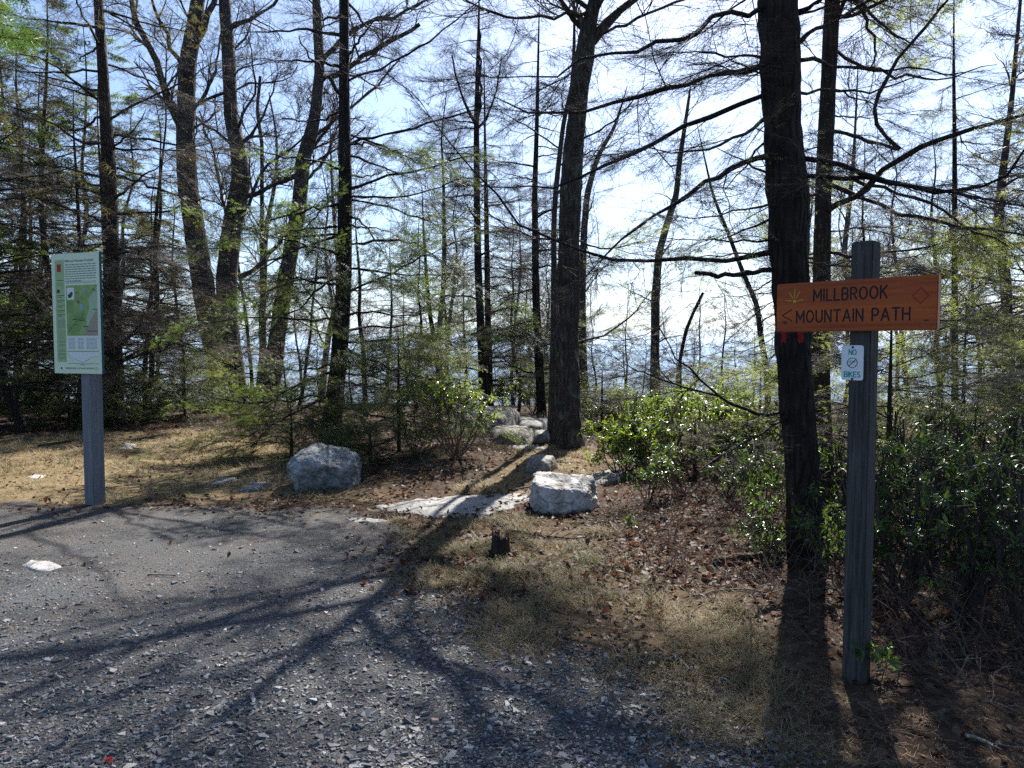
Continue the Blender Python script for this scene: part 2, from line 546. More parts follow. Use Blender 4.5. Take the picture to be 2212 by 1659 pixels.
fine = noise(nt, 55, 6, 0.8, v)
dirt2 = ramp(nt, [(0.3, (0.022, 0.021, 0.021)), (0.52, (0.05, 0.046, 0.043)), (0.75, (0.10, 0.09, 0.078))], fine.outputs['Fac'])
patch = ramp(nt, [(0.4, (0, 0, 0)), (0.65, (0.75, 0.75, 0.75))], noise(nt, 2.2, 5, 0.7, v).outputs['Fac'])
dmix = math_node(nt, 'MAXIMUM', math_node(nt, 'MULTIPLY', patch.outputs['Color'], 0.55), attr(nt, 'dirty'))
nt.links.new(mixc(nt, dmix, gc, dirt2.outputs['Color']), b.inputs['Base Color'])
b.inputs['Roughness'].default_value = 0.8
b.inputs['Specular IOR Level'].default_value = 0.25
bump(nt, b, math_node(nt, 'ADD', vg.outputs['Distance'], fine.outputs['Fac']), 0.8, 0.01)
M['gravel_road'] = m
rx, ry = np.meshgrid(axis(-9, 1.6, 0.08, -60, 2.2, 1.2), axis(1.5, 8.2, 0.08, -60, 8.4, 1.2))
rr, rs, _ = zone(rx, ry)
far_road = sstep(4.2, 6.6, ry - 0.12 * rx)
dirty = np.clip(np.maximum((1 - sstep(0.1, 0.9, sdist(ROAD, rx, ry))) * 0.9, far_road * 0.45), 0, 1)
road_o = grid_mesh('gravel_road', rx, ry, H(rx, ry) + 0.004, {'dirty': dirty}, M['gravel_road'], keep=(rr > 0.5) & (rx < 1.55))
tag(road_o, 'dark gravel road edge with loose grey stones', kind='structure')

# loose stones: flat angular chips
def stone_mat(name, stops):
    m, nt, b = new_mat(name)
    c = ramp(nt, stops, attr(nt, 'rnd'))
    n = noise(nt, 90, 4, 0.7, coords(nt))
    nt.links.new(mixc(nt, 0.35, c.outputs['Color'], ramp(nt, [(0.3, (0.025, 0.027, 0.033)), (0.7, (0.16, 0.163, 0.165))], n.outputs['Fac']).outputs['Color']), b.inputs['Base Color'])
    b.inputs['Roughness'].default_value = 0.6
    b.inputs['Specular IOR Level'].default_value = 0.4
    return m
M['stone'] = stone_mat('loose_stone', [(0.0, (0.02, 0.023, 0.03)), (0.42, (0.055, 0.061, 0.072)), (0.75, (0.15, 0.158, 0.172)), (0.96, (0.31, 0.31, 0.305)), (1.0, (0.30, 0.21, 0.16))])

def chip_template(rng, kind=0):
    """an angular chip: a ragged polygon with a bevelled top, closed below"""
    n = rng.integers(4, 6)
    a = np.sort(rng.uniform(0, 2 * math.pi, n) * 0.3 + np.arange(n) * 2 * math.pi / n)
    r = rng.uniform(0.6, 1.05, n)
    e = rng.uniform(0.55, 0.9)
    lo = np.stack([np.cos(a) * r, np.sin(a) * r * e, np.full(n, -0.15)], -1)
    mid = np.stack([np.cos(a) * r * 1.02, np.sin(a) * r * 1.02 * e, rng.uniform(0.12, 0.3, n)], -1)
    s = rng.uniform(0.7, 0.95, n)
    tilt = rng.normal(size=2) * 0.22
    top = np.stack([np.cos(a) * r * s, np.sin(a) * r * s * e, np.full(n, 0.45)], -1)
    top[:, 2] += top[:, 0] * tilt[0] + top[:, 1] * tilt[1]
    c = np.array([[0, 0, top[:, 2].mean() + rng.uniform(-0.02, 0.06)]])
    V = np.concatenate([lo, mid, top, c])
    k = np.arange(n); k2 = (k + 1) % n
    V = V[n:]
    V[:n, 2] -= 0.28
    q = np.stack([k, k2, n + k2, n + k], -1)
    t = np.stack([n + k, n + k2, np.full(n, 2 * n)], -1)
    return V, [q, t]

rng = np.random.default_rng(7)
chips = [chip_template(rng) for _ in range(14)]
N = 84000
u = rng.uniform(0, 1, N)
sy = 2.3 + 4.6 * u ** 1.3
sx = rng.uniform(-0.80, 0.62, N) * sy * 1.0
dens = 0.38 + 0.3 * (1 - sstep(3.0, 4.4, sy)) + 0.62 * sstep(-0.15, 0.5, fbm2(sx * 1.2, sy * 1.2, 3, 71)) 
dens = dens * (1 - 0.35 * sstep(4.4, 6.2, sy - 0.25 * sx)) * (1 - 0.55 * sstep(-0.4, 0.4, sx) * sstep(3.2, 4.2, sy))
inside = sdist(ROAD, sx, sy)
keep = (rng.uniform(0, 1, N) < dens * sstep(-0.45, 0.1, inside))
sx, sy = sx[keep], sy[keep]
size = np.exp(rng.normal(math.log(0.0095), 0.52, len(sx)))
size = size * (1 - 0.3 * sstep(3.6, 5.5, sy))
size = np.clip(size, 0.0045, 0.034)
sz = H(sx, sy) + 0.004
show = size / sy
order = np.argsort(-show)
big = order[:300]; rest = order[300:]
def stone_frame(n, rng):
    a = rng.uniform(0, 2 * math.pi, n)
    X = np.stack([np.cos(a), np.sin(a), rng.normal(size=n) * 0.12], -1)
    Nn = nrm(np.stack([rng.normal(size=n) * 0.3, rng.normal(size=n) * 0.3, np.ones(n)], -1))
    return X, Nn
mb = MB()
pick = rng.integers(0, len(chips), len(rest))
for ci, (tv, tf) in enumerate(chips):
    sel = rest[pick == ci]
    X, Nn = stone_frame(len(sel), rng)
    V, Fs = scatter(tv, tf, np.stack([sx[sel], sy[sel], sz[sel]], -1), X, Nn, np.stack([size[sel], size[sel], size[sel] * rng.uniform(0.35, 0.9, len(sel))], -1))
    mb.add(V, *Fs, rnd=np.repeat(rng.uniform(0, 1, len(sel)) ** 1.2, len(tv)))
mb.obj('stones', M['stone'], parent=road_o, kind='stuff')
stone_meshes = []
for ci in range(28):
    tv, tf = chips[ci % 14]
    q = MB(); q.add(tv, *tf, rnd=float(rng.uniform(0.1, 0.96)))
    stone_meshes.append(q.mesh('stone', M['stone']))
for n, i in enumerate(big):
    o = bpy.data.objects.new('stone', stone_meshes[n % 28])
    COL.objects.link(o); o.parent = road_o
    o.location = (sx[i], sy[i], sz[i])
    o.rotation_euler = (rng.normal() * 0.28, rng.normal() * 0.28, rng.uniform(0, 6.28))
    o.scale = (size[i], size[i] * rng.uniform(0.8, 1.1), size[i] * rng.uniform(0.35, 0.8))

# grass blades
GB = np.array([[0, -0.5, 0], [0, 0.5, 0], [0.55, 0.35, 0.30], [0.55, -0.35, 0.30], [1.0, 0, 0.34]])
GBF = [np.array([[0, 1, 2, 3]]), np.array([[3, 2, 4]])]
def blades(poly, n, name, label, seed, hgt=(0.03, 0.075), lie=0.9, wid=0.0035, green_k=0.25, dull=1.0, tuft=0.0, spill=0.0):
    rng = np.random.default_rng(seed)
    P = np.array(poly)
    x = rng.uniform(max(P[:, 0].min(), -9), P[:, 0].max(), n * 4); y = rng.uniform(P[:, 1].min(), P[:, 1].max(), n * 4)
    nn = fbm2(x * 2.2, y * 2.2, 4, 61) * 0.2
    cl = sstep(-0.35, 0.55, fbm2(x * 2.6, y * 2.6, 4, 81))
    if tuft > 0:
        nt_ = n // 22
        cx = rng.uniform(P[:, 0].min(), P[:, 0].max(), nt_); cy = rng.uniform(P[:, 1].min(), P[:, 1].max(), nt_)
        g = rng.integers(0, nt_, n * 4); rad = np.exp(rng.normal(math.log(0.035), 0.5, nt_))[g]
        inn = rng.uniform(0, 1, n * 4) < tuft
        x = np.where(inn, cx[g] + rng.normal(size=n * 4) * rad, x); y = np.where(inn, cy[g] + rng.normal(size=n * 4) * rad, y)
        nn = fbm2(x * 2.2, y * 2.2, 4, 61) * 0.2; cl = sstep(-0.35, 0.55, fbm2(x * 2.6, y * 2.6, 4, 81))
    sp = spill * np.abs(rng.normal(size=n * 4))
    ok = (sdist(poly, x, y) + nn + sp > 0) & (rng.uniform(0, 1, n * 4) < 0.12 + 0.88 * cl)
    x, y, cl = x[ok][:n], y[ok][:n], cl[ok][:n]
    k = len(x)
    a = rng.uniform(0, 6.283, k)
    up = np.abs(rng.normal(size=k)) * 0.5
    X = np.stack([np.cos(a), np.sin(a), up * (1 - lie * 0.5)], -1)
    Nn = np.stack([-np.cos(a) * up, -np.sin(a) * up, np.ones(k)], -1)
    h = hgt[0] + (hgt[1] - hgt[0]) * rng.uniform(0, 1, k) ** 1.8 * 1.3
    h = h * (0.55 + 0.8 * cl)
    grn = sstep(0.15, 0.7, fbm2(x * 1.1, y * 1.1, 3, 83) + 0.5 * fbm2(x * 6, y * 6, 2, 84))
    col = np.where(rng.uniform(0, 1, k) < green_k * (0.2 + 1.9 * grn), rng.uniform(0, 0.25, k), (0.28 + dull * rng.uniform(0.02, 0.72, k)) if dull < 1 else rng.uniform(0.5, 1.0, k))
    V, Fs = scatter(GB, GBF, np.stack([x, y, H(x, y) - 0.004], -1), X, Nn, np.stack([h, np.full(k, wid) * (y * 0.12 + 0.4), h * 0.75], -1))
    mb = MB(); mb.add(V, *Fs, rnd=np.repeat(col, 5))
    return tag(mb.obj(name, M['grass']), label, 'grass', kind='stuff')
blades(LAWN, 34000, 'dry_grass', 'sunlit dry tan grass on the strip behind the map board', 11, (0.03, 0.12), green_k=0.22, tuft=0.4, spill=0.1)
blades(VERGE, 40000, 'dry_grass', 'thin dry grass between the gravel and the leafy brush', 12, (0.02, 0.10), lie=1.1, green_k=0.5, dull=0.55, tuft=0.62, spill=0.18)
blades(TRAIL, 14000, 'dry_grass', 'pale dry grass along the trodden path by the large trunk', 13, (0.04, 0.10), green_k=0.18)

# pine straw on the road
rng = np.random.default_rng(15)
n = 30000
y = 2.4 + 5.2 * rng.uniform(0, 1, n); x = rng.uniform(-0.75, 0.78, n) * y
ok = (rng.uniform(0, 1, n) < 0.12 + 0.88 * sstep(-0.1, 0.5, fbm2(x * 1.3, y * 1.3, 3, 91)) * np.maximum(sstep(3.2, 4.8, y), sstep(0.2, 0.4, x / y)))
x, y = x[ok], y[ok]; k = len(x)
a = rng.uniform(0, 6.283, k)
X = np.stack([np.cos(a), np.sin(a), rng.normal(size=k) * 0.06], -1)
V, Fs = scatter(GB, GBF, np.stack([x, y, H(x, y) + 0.008], -1), X, np.tile([0, 0, 1.0], (k, 1)), np.stack([rng.uniform(0.025, 0.065, k), np.full(k, 0.0022), np.full(k, 0.006)], -1))
mb = MB(); mb.add(V, *Fs, rnd=np.repeat(rng.uniform(0, 1, k), 5))
tag(mb.obj('pine_straw', M['pine_straw']), 'scattered brown pine straw on the gravel', 'pine straw', kind='stuff')

# dead leaves: curled, lobed oak leaves
def leaf_template(rng, lobes=True):
    nx_ = 3
    xs_ = np.array([0, .55, 1.0])
    w = np.array([0.06, 0.30, 0.05]) * rng.uniform(0.8, 1.2, nx_)
    curl = rng.uniform(-0.35, 0.6); cup = rng.uniform(0.1, 0.7)
    z = curl * (xs_ - 0.5) ** 2 + rng.normal(size=nx_) * 0.03
    V = []
    for s in (-1, 0, 1):
        V.append(np.stack([xs_, s * w, z + abs(s) * w * cup], -1))
    V = np.concatenate(V)
    q = []
    for r in (0, 1):
        for i in range(nx_ - 1):
            q.append([r * nx_ + i, r * nx_ + i + 1, (r + 1) * nx_ + i + 1, (r + 1) * nx_ + i])
    return V, [np.array(q)]
leaves = [leaf_template(rng) for _ in range(8)]
n = 66000
y = 2.6 + 16.4 * rng.uniform(0, 1, n) ** 1.15; x = rng.uniform(-0.78, 0.78, n) * y
rd, sf, gr = zone(x, y)
p = np.clip((1 - sf) * (1 - 0.8 * gr), 0.003, 1) * (0.35 + 0.65 * sstep(3.2, 5.0, y)) * (0.35 + 0.65 * sstep(-0.4, 0.4, fbm2(x * 1.6, y * 1.6, 3, 93)))
p = p * np.where((x < -1.5) & (y > 15), 0.7, 1.0)
ok = rng.uniform(0, 1, n) < p
x, y = x[ok], y[ok]; k = len(x)
L = rng.uniform(0.03, 0.072, k) * np.where(y < 4.2, 0.7, 1.0)
order = np.argsort(-(L / y) * (1 + 0.0 * L))
X = np.stack([rng.normal(size=k), rng.normal(size=k), rng.normal(size=k) * 0.35], -1)
Nn = np.stack([rng.normal(size=k) * 0.45, rng.normal(size=k) * 0.45, np.ones(k)], -1)
z = H(x, y) + rng.uniform(0.002, 0.025, k)
pick = rng.integers(0, 8, k)
mb = MB()
restm = np.ones(k, bool); restm[order[:300]] = False
for li, (tv, tf) in enumerate(leaves):
    s = np.where((pick == li) & restm)[0]
    V, Fs = scatter(tv, tf, np.stack([x[s], y[s], z[s]], -1), X[s], Nn[s], L[s])
    mb.add(V, *Fs, rnd=np.repeat(rng.uniform(0, 1, len(s)), len(tv)))
tag(mb.obj('leaf_litter', M['dead_leaf'], smooth=True), 'brown fallen oak leaves under the brush and trees', 'leaves', kind='stuff')
leaf_meshes = []
for li in range(16):
    q = MB(); q.add(leaves[li % 8][0], *leaves[li % 8][1], rnd=float(rng.uniform(0.1, 1))); leaf_meshes.append(q.mesh('fallen_leaf', M['dead_leaf'], True))
for c, i in enumerate(order[:300]):
    o = bpy.data.objects.new('fallen_leaf', leaf_meshes[c % 16])
    COL.objects.link(o); o.parent = ground_o
    xx = nrm(X[i]); yy = nrm(np.cross(Nn[i], xx)); zz = np.cross(xx, yy)
    Mx = Matrix(((xx[0], yy[0], zz[0], 0), (xx[1], yy[1], zz[1], 0), (xx[2], yy[2], zz[2], 0), (0, 0, 0, 1)))
    o.matrix_basis = Matrix.Translation((x[i], y[i], z[i])) @ Mx @ Matrix.Scale(L[i], 4)
# ------------------------------------------------------------------ trees
FR = []
for i, (sx_, ln) in enumerate([(0.10, 0.28), (0.36, 0.38), (0.64, 0.28)]):
    for s in (-1, 1):
        x0 = sx_ + (0.09 if s > 0 else 0)
        FR += [[x0, 0, 0], [x0 + 0.11, 0, 0.0], [x0 + 0.20, s * ln, -0.05 - 0.04 * (i % 2)]]
FR += [[0.82, -0.035, 0], [0.82, 0.035, 0], [1.08, 0, -0.05]]
FR = np.array(FR); FRF = [np.arange(len(FR)).reshape(-1, 3)]

def add_fronds(mb, rng, P, n, size=(0.09, 0.17), droop=-0.12, t0=0.15, keep=None, rough=0.35, shade=None):
    B, K, _ = P.shape
    i = rng.integers(0, B, n)
    t = rng.uniform(t0, 1.0, n) * (K - 1)
    k = np.minimum(t.astype(int), K - 2); w = (t - k)[:, None]
    p = P[i, k] * (1 - w) + P[i, k + 1] * w
    tan = nrm(P[i, k + 1] - P[i, k])
    side = nrm(np.cross(tan, [0, 0, 1.0]) + 1e-6) * rng.choice([-1, 1], n)[:, None]
    X = tan * rng.uniform(0.2, 1.0, n)[:, None] + side * rng.uniform(0.1, 0.9, n)[:, None] + np.array([0, 0, droop])
    N = nrm(np.stack([rng.normal(size=n) * rough, rng.normal(size=n) * rough, np.ones(n)], -1))
    if keep is not None:
        m = keep(p); p, X, N = p[m], X[m], N[m]
    if not len(p): return
    V, Fs = scatter(FR, FRF, p, X, N, rng.uniform(size[0], size[1], len(p)))
    r = rng.uniform(0, 1, len(p))
    mb.add(V, *Fs, rnd=np.repeat(r, len(FR)))

def trunk_geo(mb, pts, sides=14, rough=0.06, flare=0.35, seed=0, step=None):
    step = step or (0.05 if sides >= 22 else 0.14)
    """pts (n,4) x y z r"""
    L = np.linalg.norm(np.diff(pts[:, :3], axis=0), axis=1).sum()
    n = max(6, int(L / step))
    q = resample(pts, n)
    V, f = tubes(q[None, :, :3], q[None, :, 3], sides)
    V = V.reshape(n, sides, 3)
    c = q[:, None, :3]
    rad = V - c
    g = fbm(np.concatenate([V[..., :2] * 9, V[..., 2:] * 2.2], -1), 3, seed) * rough
    g2 = vnoise(np.concatenate([V[..., :2] * 26, V[..., 2:] * 5], -1), seed + 3) * rough * 0.7
    hgt = np.maximum(0, q[:, 2] - q[0, 2] - 0.08)
    fl = flare * np.exp(-hgt / 0.16)
    ang = np.arange(sides) * 2 * math.pi / sides
    lob = 0.5 + 0.5 * np.sin(ang * 4 + seed) 
    g3 = 0.0 if rough < 0.08 else rough * 0.55 * np.sign(vnoise(np.concatenate([V[..., :2] * 34, V[..., 2:] * 9], -1), seed + 8)) * np.abs(vnoise(np.concatenate([V[..., :2] * 34, V[..., 2:] * 9], -1), seed + 8)) ** 0.4
    V = c + rad * (1 + g + g2 + g3 + fl[:, None] * (0.4 + 0.6 * lob)[None])[..., None]
    mb.add(V.reshape(-1, 3), f)
    return q

def trunk_px(pts, d, top=None, lean=0.0, bury=0.12, base_d=None):
    """picture path of a trunk at distance d -> (n,4); goes on upward to the height top"""
    out = []
    for i, (x, y, w) in enumerate(pts):
        dd = d + lean * i
        p = at(x, y, dd)
        if i == 0:
            p[2] = float(H(p[0], p[1])) - bury
        out.append([p[0], p[1], p[2], pxw(w, dd) / 2])
    out = np.array(out)
    if top is not None and out[-1, 2] < top:
        dirn = nrm(out[-1, :3] - out[-2, :3]); r0 = out[-1, 3]
        n = 4
        for j in range(1, n + 1):
            z = out[-1, 2] if j == 0 else None
            step = (top - out[-1, 2]) if j == n else (top - out[-1, 2]) / (n - j + 1)
            p = out[-1, :3] + np.array([dirn[0] * 0.6, dirn[1] * 0.6, 1]) * step
            out = np.vstack([out, [*p, r0 * (1 - 0.8 * j / n)]])
    return out

def limb_px(pts, k=0.78):
    """[(px,py,dist,width px)]"""
    return np.array([[*at(x, y, d), pxw(w, d) / 2 * k] for x, y, d, w in pts])

def auto_limbs(rng, trunk, n, z0, z1, length, elev, sag=0.05, up=0.03, wander=0.06, K=12, avoid=None, rfac=0.38, top_taper=0.75, rmax=0.05):
    z = z0 + (z1 - z0) * (np.arange(n) + rng.uniform(0, 1, n)) / max(n, 1)
    tz = trunk[:, 2]
    pos = np.stack([np.interp(z, tz, trunk[:, i]) for i in range(4)], -1)
    az = rng.uniform(0, 2 * math.pi, n)
    if avoid is not None:                         # sector of azimuths left free: (centre, half width) in degrees, 270 = toward the camera
        for _ in range(6):
            bad = np.abs((np.degrees(az) - avoid[0] + 180) % 360 - 180) < avoid[1]
            az = np.where(bad, rng.uniform(0, 2 * math.pi, n), az)
    el = R(1) * rng.uniform(elev[0], elev[1], n)
    tz_ = (z - z0) / max(1e-6, trunk[-1, 2] - z0)
    ln = rng.uniform(length[0], length[1], n) * (1 - top_taper * np.clip(tz_, 0, 1) ** 1.3)
    d = np.stack([np.cos(az) * np.cos(el), np.sin(az) * np.cos(el), np.sin(el)], -1)
    P = np.empty((n, K, 3)); P[:, 0] = pos[:, :3]
    for j in range(1, K):
        bend = (-sag if j < K * 0.5 else up) * 7.0 / (K - 1)
        d = nrm(d + rng.normal(size=(n, 3)) * wander * 1.15 + np.array([0, 0, bend]))
        P[:, j] = P[:, j - 1] + d * (ln / (K - 1))[:, None]
    r0 = np.minimum(np.minimum(pos[:, 3] * rfac, rmax), 0.006 + 0.013 * ln)
    Rr = r0[:, None] * np.linspace(1, 0.22, K)[None]
    return P, Rr

CONIF = dict(l2=(8.5, (0.40, 1.15), (35, 70), 0.0, 0.45, 0.15), l3=(6.5, (0.14, 0.5), (30, 65), 0.0, 0.4, 0.18), l4=(3.0, (0.07, 0.22), (30, 65), 0.0, 0.2, 0.25))
HARD = dict(l2=(5.0, (0.7, 1.9), (25, 60), 0.07, 0.0, 0.2), l3=(7.5, (0.3, 0.9), (25, 60), 0.05, 0.0, 0.25), l4=(4.0, (0.10, 0.32), (25, 65), 0.03, 0.0, 0.3))

def branchwork(rng, P1, R1, style, levels=4, dens=1.0, rmin=0.0016):
    """twigs on limbs: returns lists of (P,R) per level"""
    L = np.linalg.norm(np.diff(P1, axis=1), axis=2).sum()
    out = []
    P, Rr = P1, R1
    n = int(L * style['l2'][0] * dens)
    for lv in range(2, levels + 1):
        s = style['l%d' % lv]
        if lv > 2: n = int(n * s[0])
        if n < 1: break
        K = 5 if lv == 2 else 3 if lv == 3 else 2
        P, Rr = spawn(rng, P, Rr, n, 0.12 if lv == 2 else 0.1, 1.0, s[1], s[2], up=s[3], planar=s[4], wander=s[5], K=K, rr=0.5 if lv == 2 else 0.62, rmin=rmin * (1.6 if lv == 2 else 1.15 if lv == 3 else 0.9), taper=0.45)
        out.append((P, Rr))
    return out

# sprays: one side branch with its twigs (and needles), built a few times and hung on many limbs
def mk_spray(seed, leaf_mat=None, twig_mat='twig_dark', nf=130, size=(0.06, 0.12)):
    rng = np.random.default_rng(seed)
    K = 5
    x = np.linspace(0, 1, K)
    P = np.stack([x, np.cumsum(rng.normal(size=K) * 0.03), -0.10 * x ** 2 + np.cumsum(rng.normal(size=K) * 0.02)], -1)[None]; P[0, 0] = 0
    Rr = np.linspace(0.0055, 0.0018, K)[None]
    P3, R3 = spawn(rng, P, Rr, 30, 0.1, 1.0, (0.2, 0.55), (30, 65), planar=0.7, wander=0.12, K=3, rr=0.6, rmin=0.0016, taper=0.55)
    P4, R4 = spawn(rng, P3, R3, 120, 0.1, 1.0, (0.06, 0.22), (30, 65), planar=0.5, wander=0.1, K=2, rr=0.7, rmin=0.0013, taper=0.4)
    sets = [tubes(P, Rr, 4), tubes(P3, R3, 3), tubes(P4, R4, 3)]
    if leaf_mat is None:
        P5, R5 = spawn(rng, P4, R4, 150, 0.1, 1.0, (0.04, 0.12), (30, 65), wander=0.1, K=2, rr=0.8, rmin=0.0011, taper=0.4)
        sets.append(tubes(P5, R5, 3))
    mb = MB()
    for V, f in sets: mb.add(V, f)
    nw = sum(len(f) for f in mb.F)
    if leaf_mat:
        add_fronds(mb, rng, np.concatenate([P3[:, [0, 1, 2]], np.stack([P4[:, 0], P4.mean(1), P4[:, 1]], 1)]), nf, size, droop=-0.15, rough=0.28)
    me = mb.mesh('leafy_spray' if leaf_mat else 'twig_spray', M[twig_mat])
    if leaf_mat:
        me.materials.append(M[leaf_mat])
        mi = np.ones(len(me.polygons), np.int32); mi[:nw] = 0
        me.polygons.foreach_set('material_index', mi)
    return me
SPR = {'bare': [mk_spray(900 + i, None, 'twig_dark') for i in range(6)], 'bare_light': [mk_spray(910 + i, None, 'twig') for i in range(6)],
       'green': [mk_spray(920 + i, 'needles', 'twig_dark') for i in range(6)], 'pale': [mk_spray(930 + i, 'needles_pale', 'twig') for i in range(6)],
       'brown': [mk_spray(940 + i, 'needles_brown', 'twig', 70) for i in range(5)], 'sparse': [mk_spray(950 + i, 'needles_pale', 'twig', 40, (0.05, 0.1)) for i in range(5)]}

def hang_sprays(rng, limb_objs, P1, n, kind, size=(0.5, 1.1), leafy=None, leaf_kind=None, base=None, droop=-0.05, t0=0.12, big_above=99):
    L = np.linalg.norm(np.diff(P1, axis=1), axis=2).sum(1)
    idx = rng.choice(len(P1), n, p=L / L.sum())
    t = rng.uniform(t0, 1.0, n) * (P1.shape[1] - 1)
    t[::7] = P1.shape[1] - 1.001
    k = np.minimum(t.astype(int), P1.shape[1] - 2); w = (t - k)[:, None]
    p = P1[idx, k] * (1 - w) + P1[idx, k + 1] * w
    tan = nrm(P1[idx, k + 1] - P1[idx, k])
    side = nrm(np.cross(tan, [0, 0, 1.0]) + 1e-6) * rng.choice([-1, 1], n)[:, None]
    a = R(1) * rng.uniform(20, 75, n)[:, None]; a[::7] *= 0.15
    X = nrm(np.cos(a) * tan + np.sin(a) * (side + rng.normal(size=(n, 3)) * 0.45) + np.array([0, 0, droop]))
    Z = nrm(np.array([0, 0, 1.0]) + rng.normal(size=(n, 3)) * 0.35)
    Y = nrm(np.cross(Z, X)); Z = np.cross(X, Y)
    sc = rng.uniform(size[0], size[1], n) * np.where(p[:, 2] > big_above, 1.7, 1.0) * (1.1 - 0.4 * t / (P1.shape[1] - 1))
    lf = leafy(p) if leafy is not None else np.zeros(n, bool)
    for i in range(n):
        ms = SPR[leaf_kind if lf[i] else kind]
        me = ms[rng.integers(0, len(ms))]
        o = bpy.data.objects.new(me.name.split('.')[0], me); COL.objects.link(o)
        o.parent = limb_objs[idx[i]]
        q = p[i] - base
        s = sc[i]
        o.matrix_basis = Matrix(((X[i, 0] * s, Y[i, 0] * s, Z[i, 0] * s, q[0]), (X[i, 1] * s, Y[i, 1] * s, Z[i, 1] * s, q[1]), (X[i, 2] * s, Y[i, 2] * s, Z[i, 2] * s, q[2]), (0, 0, 0, 1)))

def tree(name, label, trunks, seed, style=CONIF, explicit=(), auto=(), bark_m='bark_dark', twig_m='twig_dark', cat='tree', group=None,
         levels=4, dens=1.0, needles=None, rmin=0.0016, sides=14, rough=0.06, flare=0.35, limb_objects=True, limb_sides=7, sprays=None):
    """trunks: list of (n,4) arrays; explicit: limbs as (n,4) arrays; auto: list of dicts for auto_limbs (trunk index in 't')
    needles: dict(n, mat, size, keep, levels)"""
    rng = np.random.default_rng(seed)
    base = trunks[0][0, :3].copy(); base[2] = float(H(base[0], base[1]))
    e = thing(name, label, cat, base, group=group)
    for ti, t in enumerate(trunks):
        mb = MB(); trunk_geo(mb, t, sides, rough, flare if t[0, 2] < base[2] + 0.2 else 0.0, seed + ti)
        mb.obj('trunk', M[bark_m], e, True, base)
    Ps, Rs = [], []
    for lim in explicit:
        q = resample(lim, 12); Ps.append(q[None, :, :3]); Rs.append(q[None, :, 3])
    for a in auto:
        a = dict(a); t = trunks[a.pop('t', 0)]
        P, Rr = auto_limbs(rng, t, **a); Ps.append(P); Rs.append(Rr)
    if not Ps: return e
    P1 = np.concatenate(Ps); R1 = np.concatenate(Rs)
    # small kinks so limbs do not run like wires
    j = rng.normal(size=P1.shape) * 0.0075 * np.linalg.norm(P1[:, -1] - P1[:, 0], axis=1)[:, None, None]
    j[:, 0] = 0
    P1 = P1 + j
    limb_objs = []
    if limb_objects:
        for i in range(len(P1)):
            mb = MB(); V, f = tubes(P1[i:i + 1], R1[i:i + 1] * (1 + rng.normal(size=R1[i:i + 1].shape) * 0.10), limb_sides); mb.add(V, f)
            limb_objs.append(mb.obj('limb', M[bark_m], e, True, base))
    else:
        mb = MB(); V, f = tubes(P1, R1, 5); mb.add(V, f); mb.obj('limbs', M[bark_m], e, True, base)
    if sprays:
        hang_sprays(rng, limb_objs, P1, base=base, **sprays)
        return e
    lv = branchwork(rng, P1, R1, style, levels, dens, rmin)
    mb = MB()
    for i, (P, Rr) in enumerate(lv):
        V, f = tubes(P, Rr, 4 if i == 0 else 3); mb.add(V, f)
    mb.obj('twigs', M[twig_m], e, False, base, kind='stuff')
    if needles:
        mb = MB()
        for li in needles.get('levels', (0, 1)):
            if li < len(lv):
                add_fronds(mb, rng, lv[li][0], needles['n'] // len(needles.get('levels', (0, 1))), needles.get('size', (0.09, 0.17)), keep=needles.get('keep'), droop=needles.get('droop', -0.12), rough=needles.get('rough', 0.35))
        if mb.n: mb.obj('needles', M[needles.get('mat', 'needles')], e, False, base, kind='stuff')
    return e

def ylim(lo, hi, p0=0.0, seed=1):
    """keeps foliage between heights lo and hi, in uneven clumps"""
    def f(p):
        c = fbm(p * 1.5, 2, seed)
        return (p[:, 2] > lo) & (p[:, 2] < hi) & (c > p0)
    return f

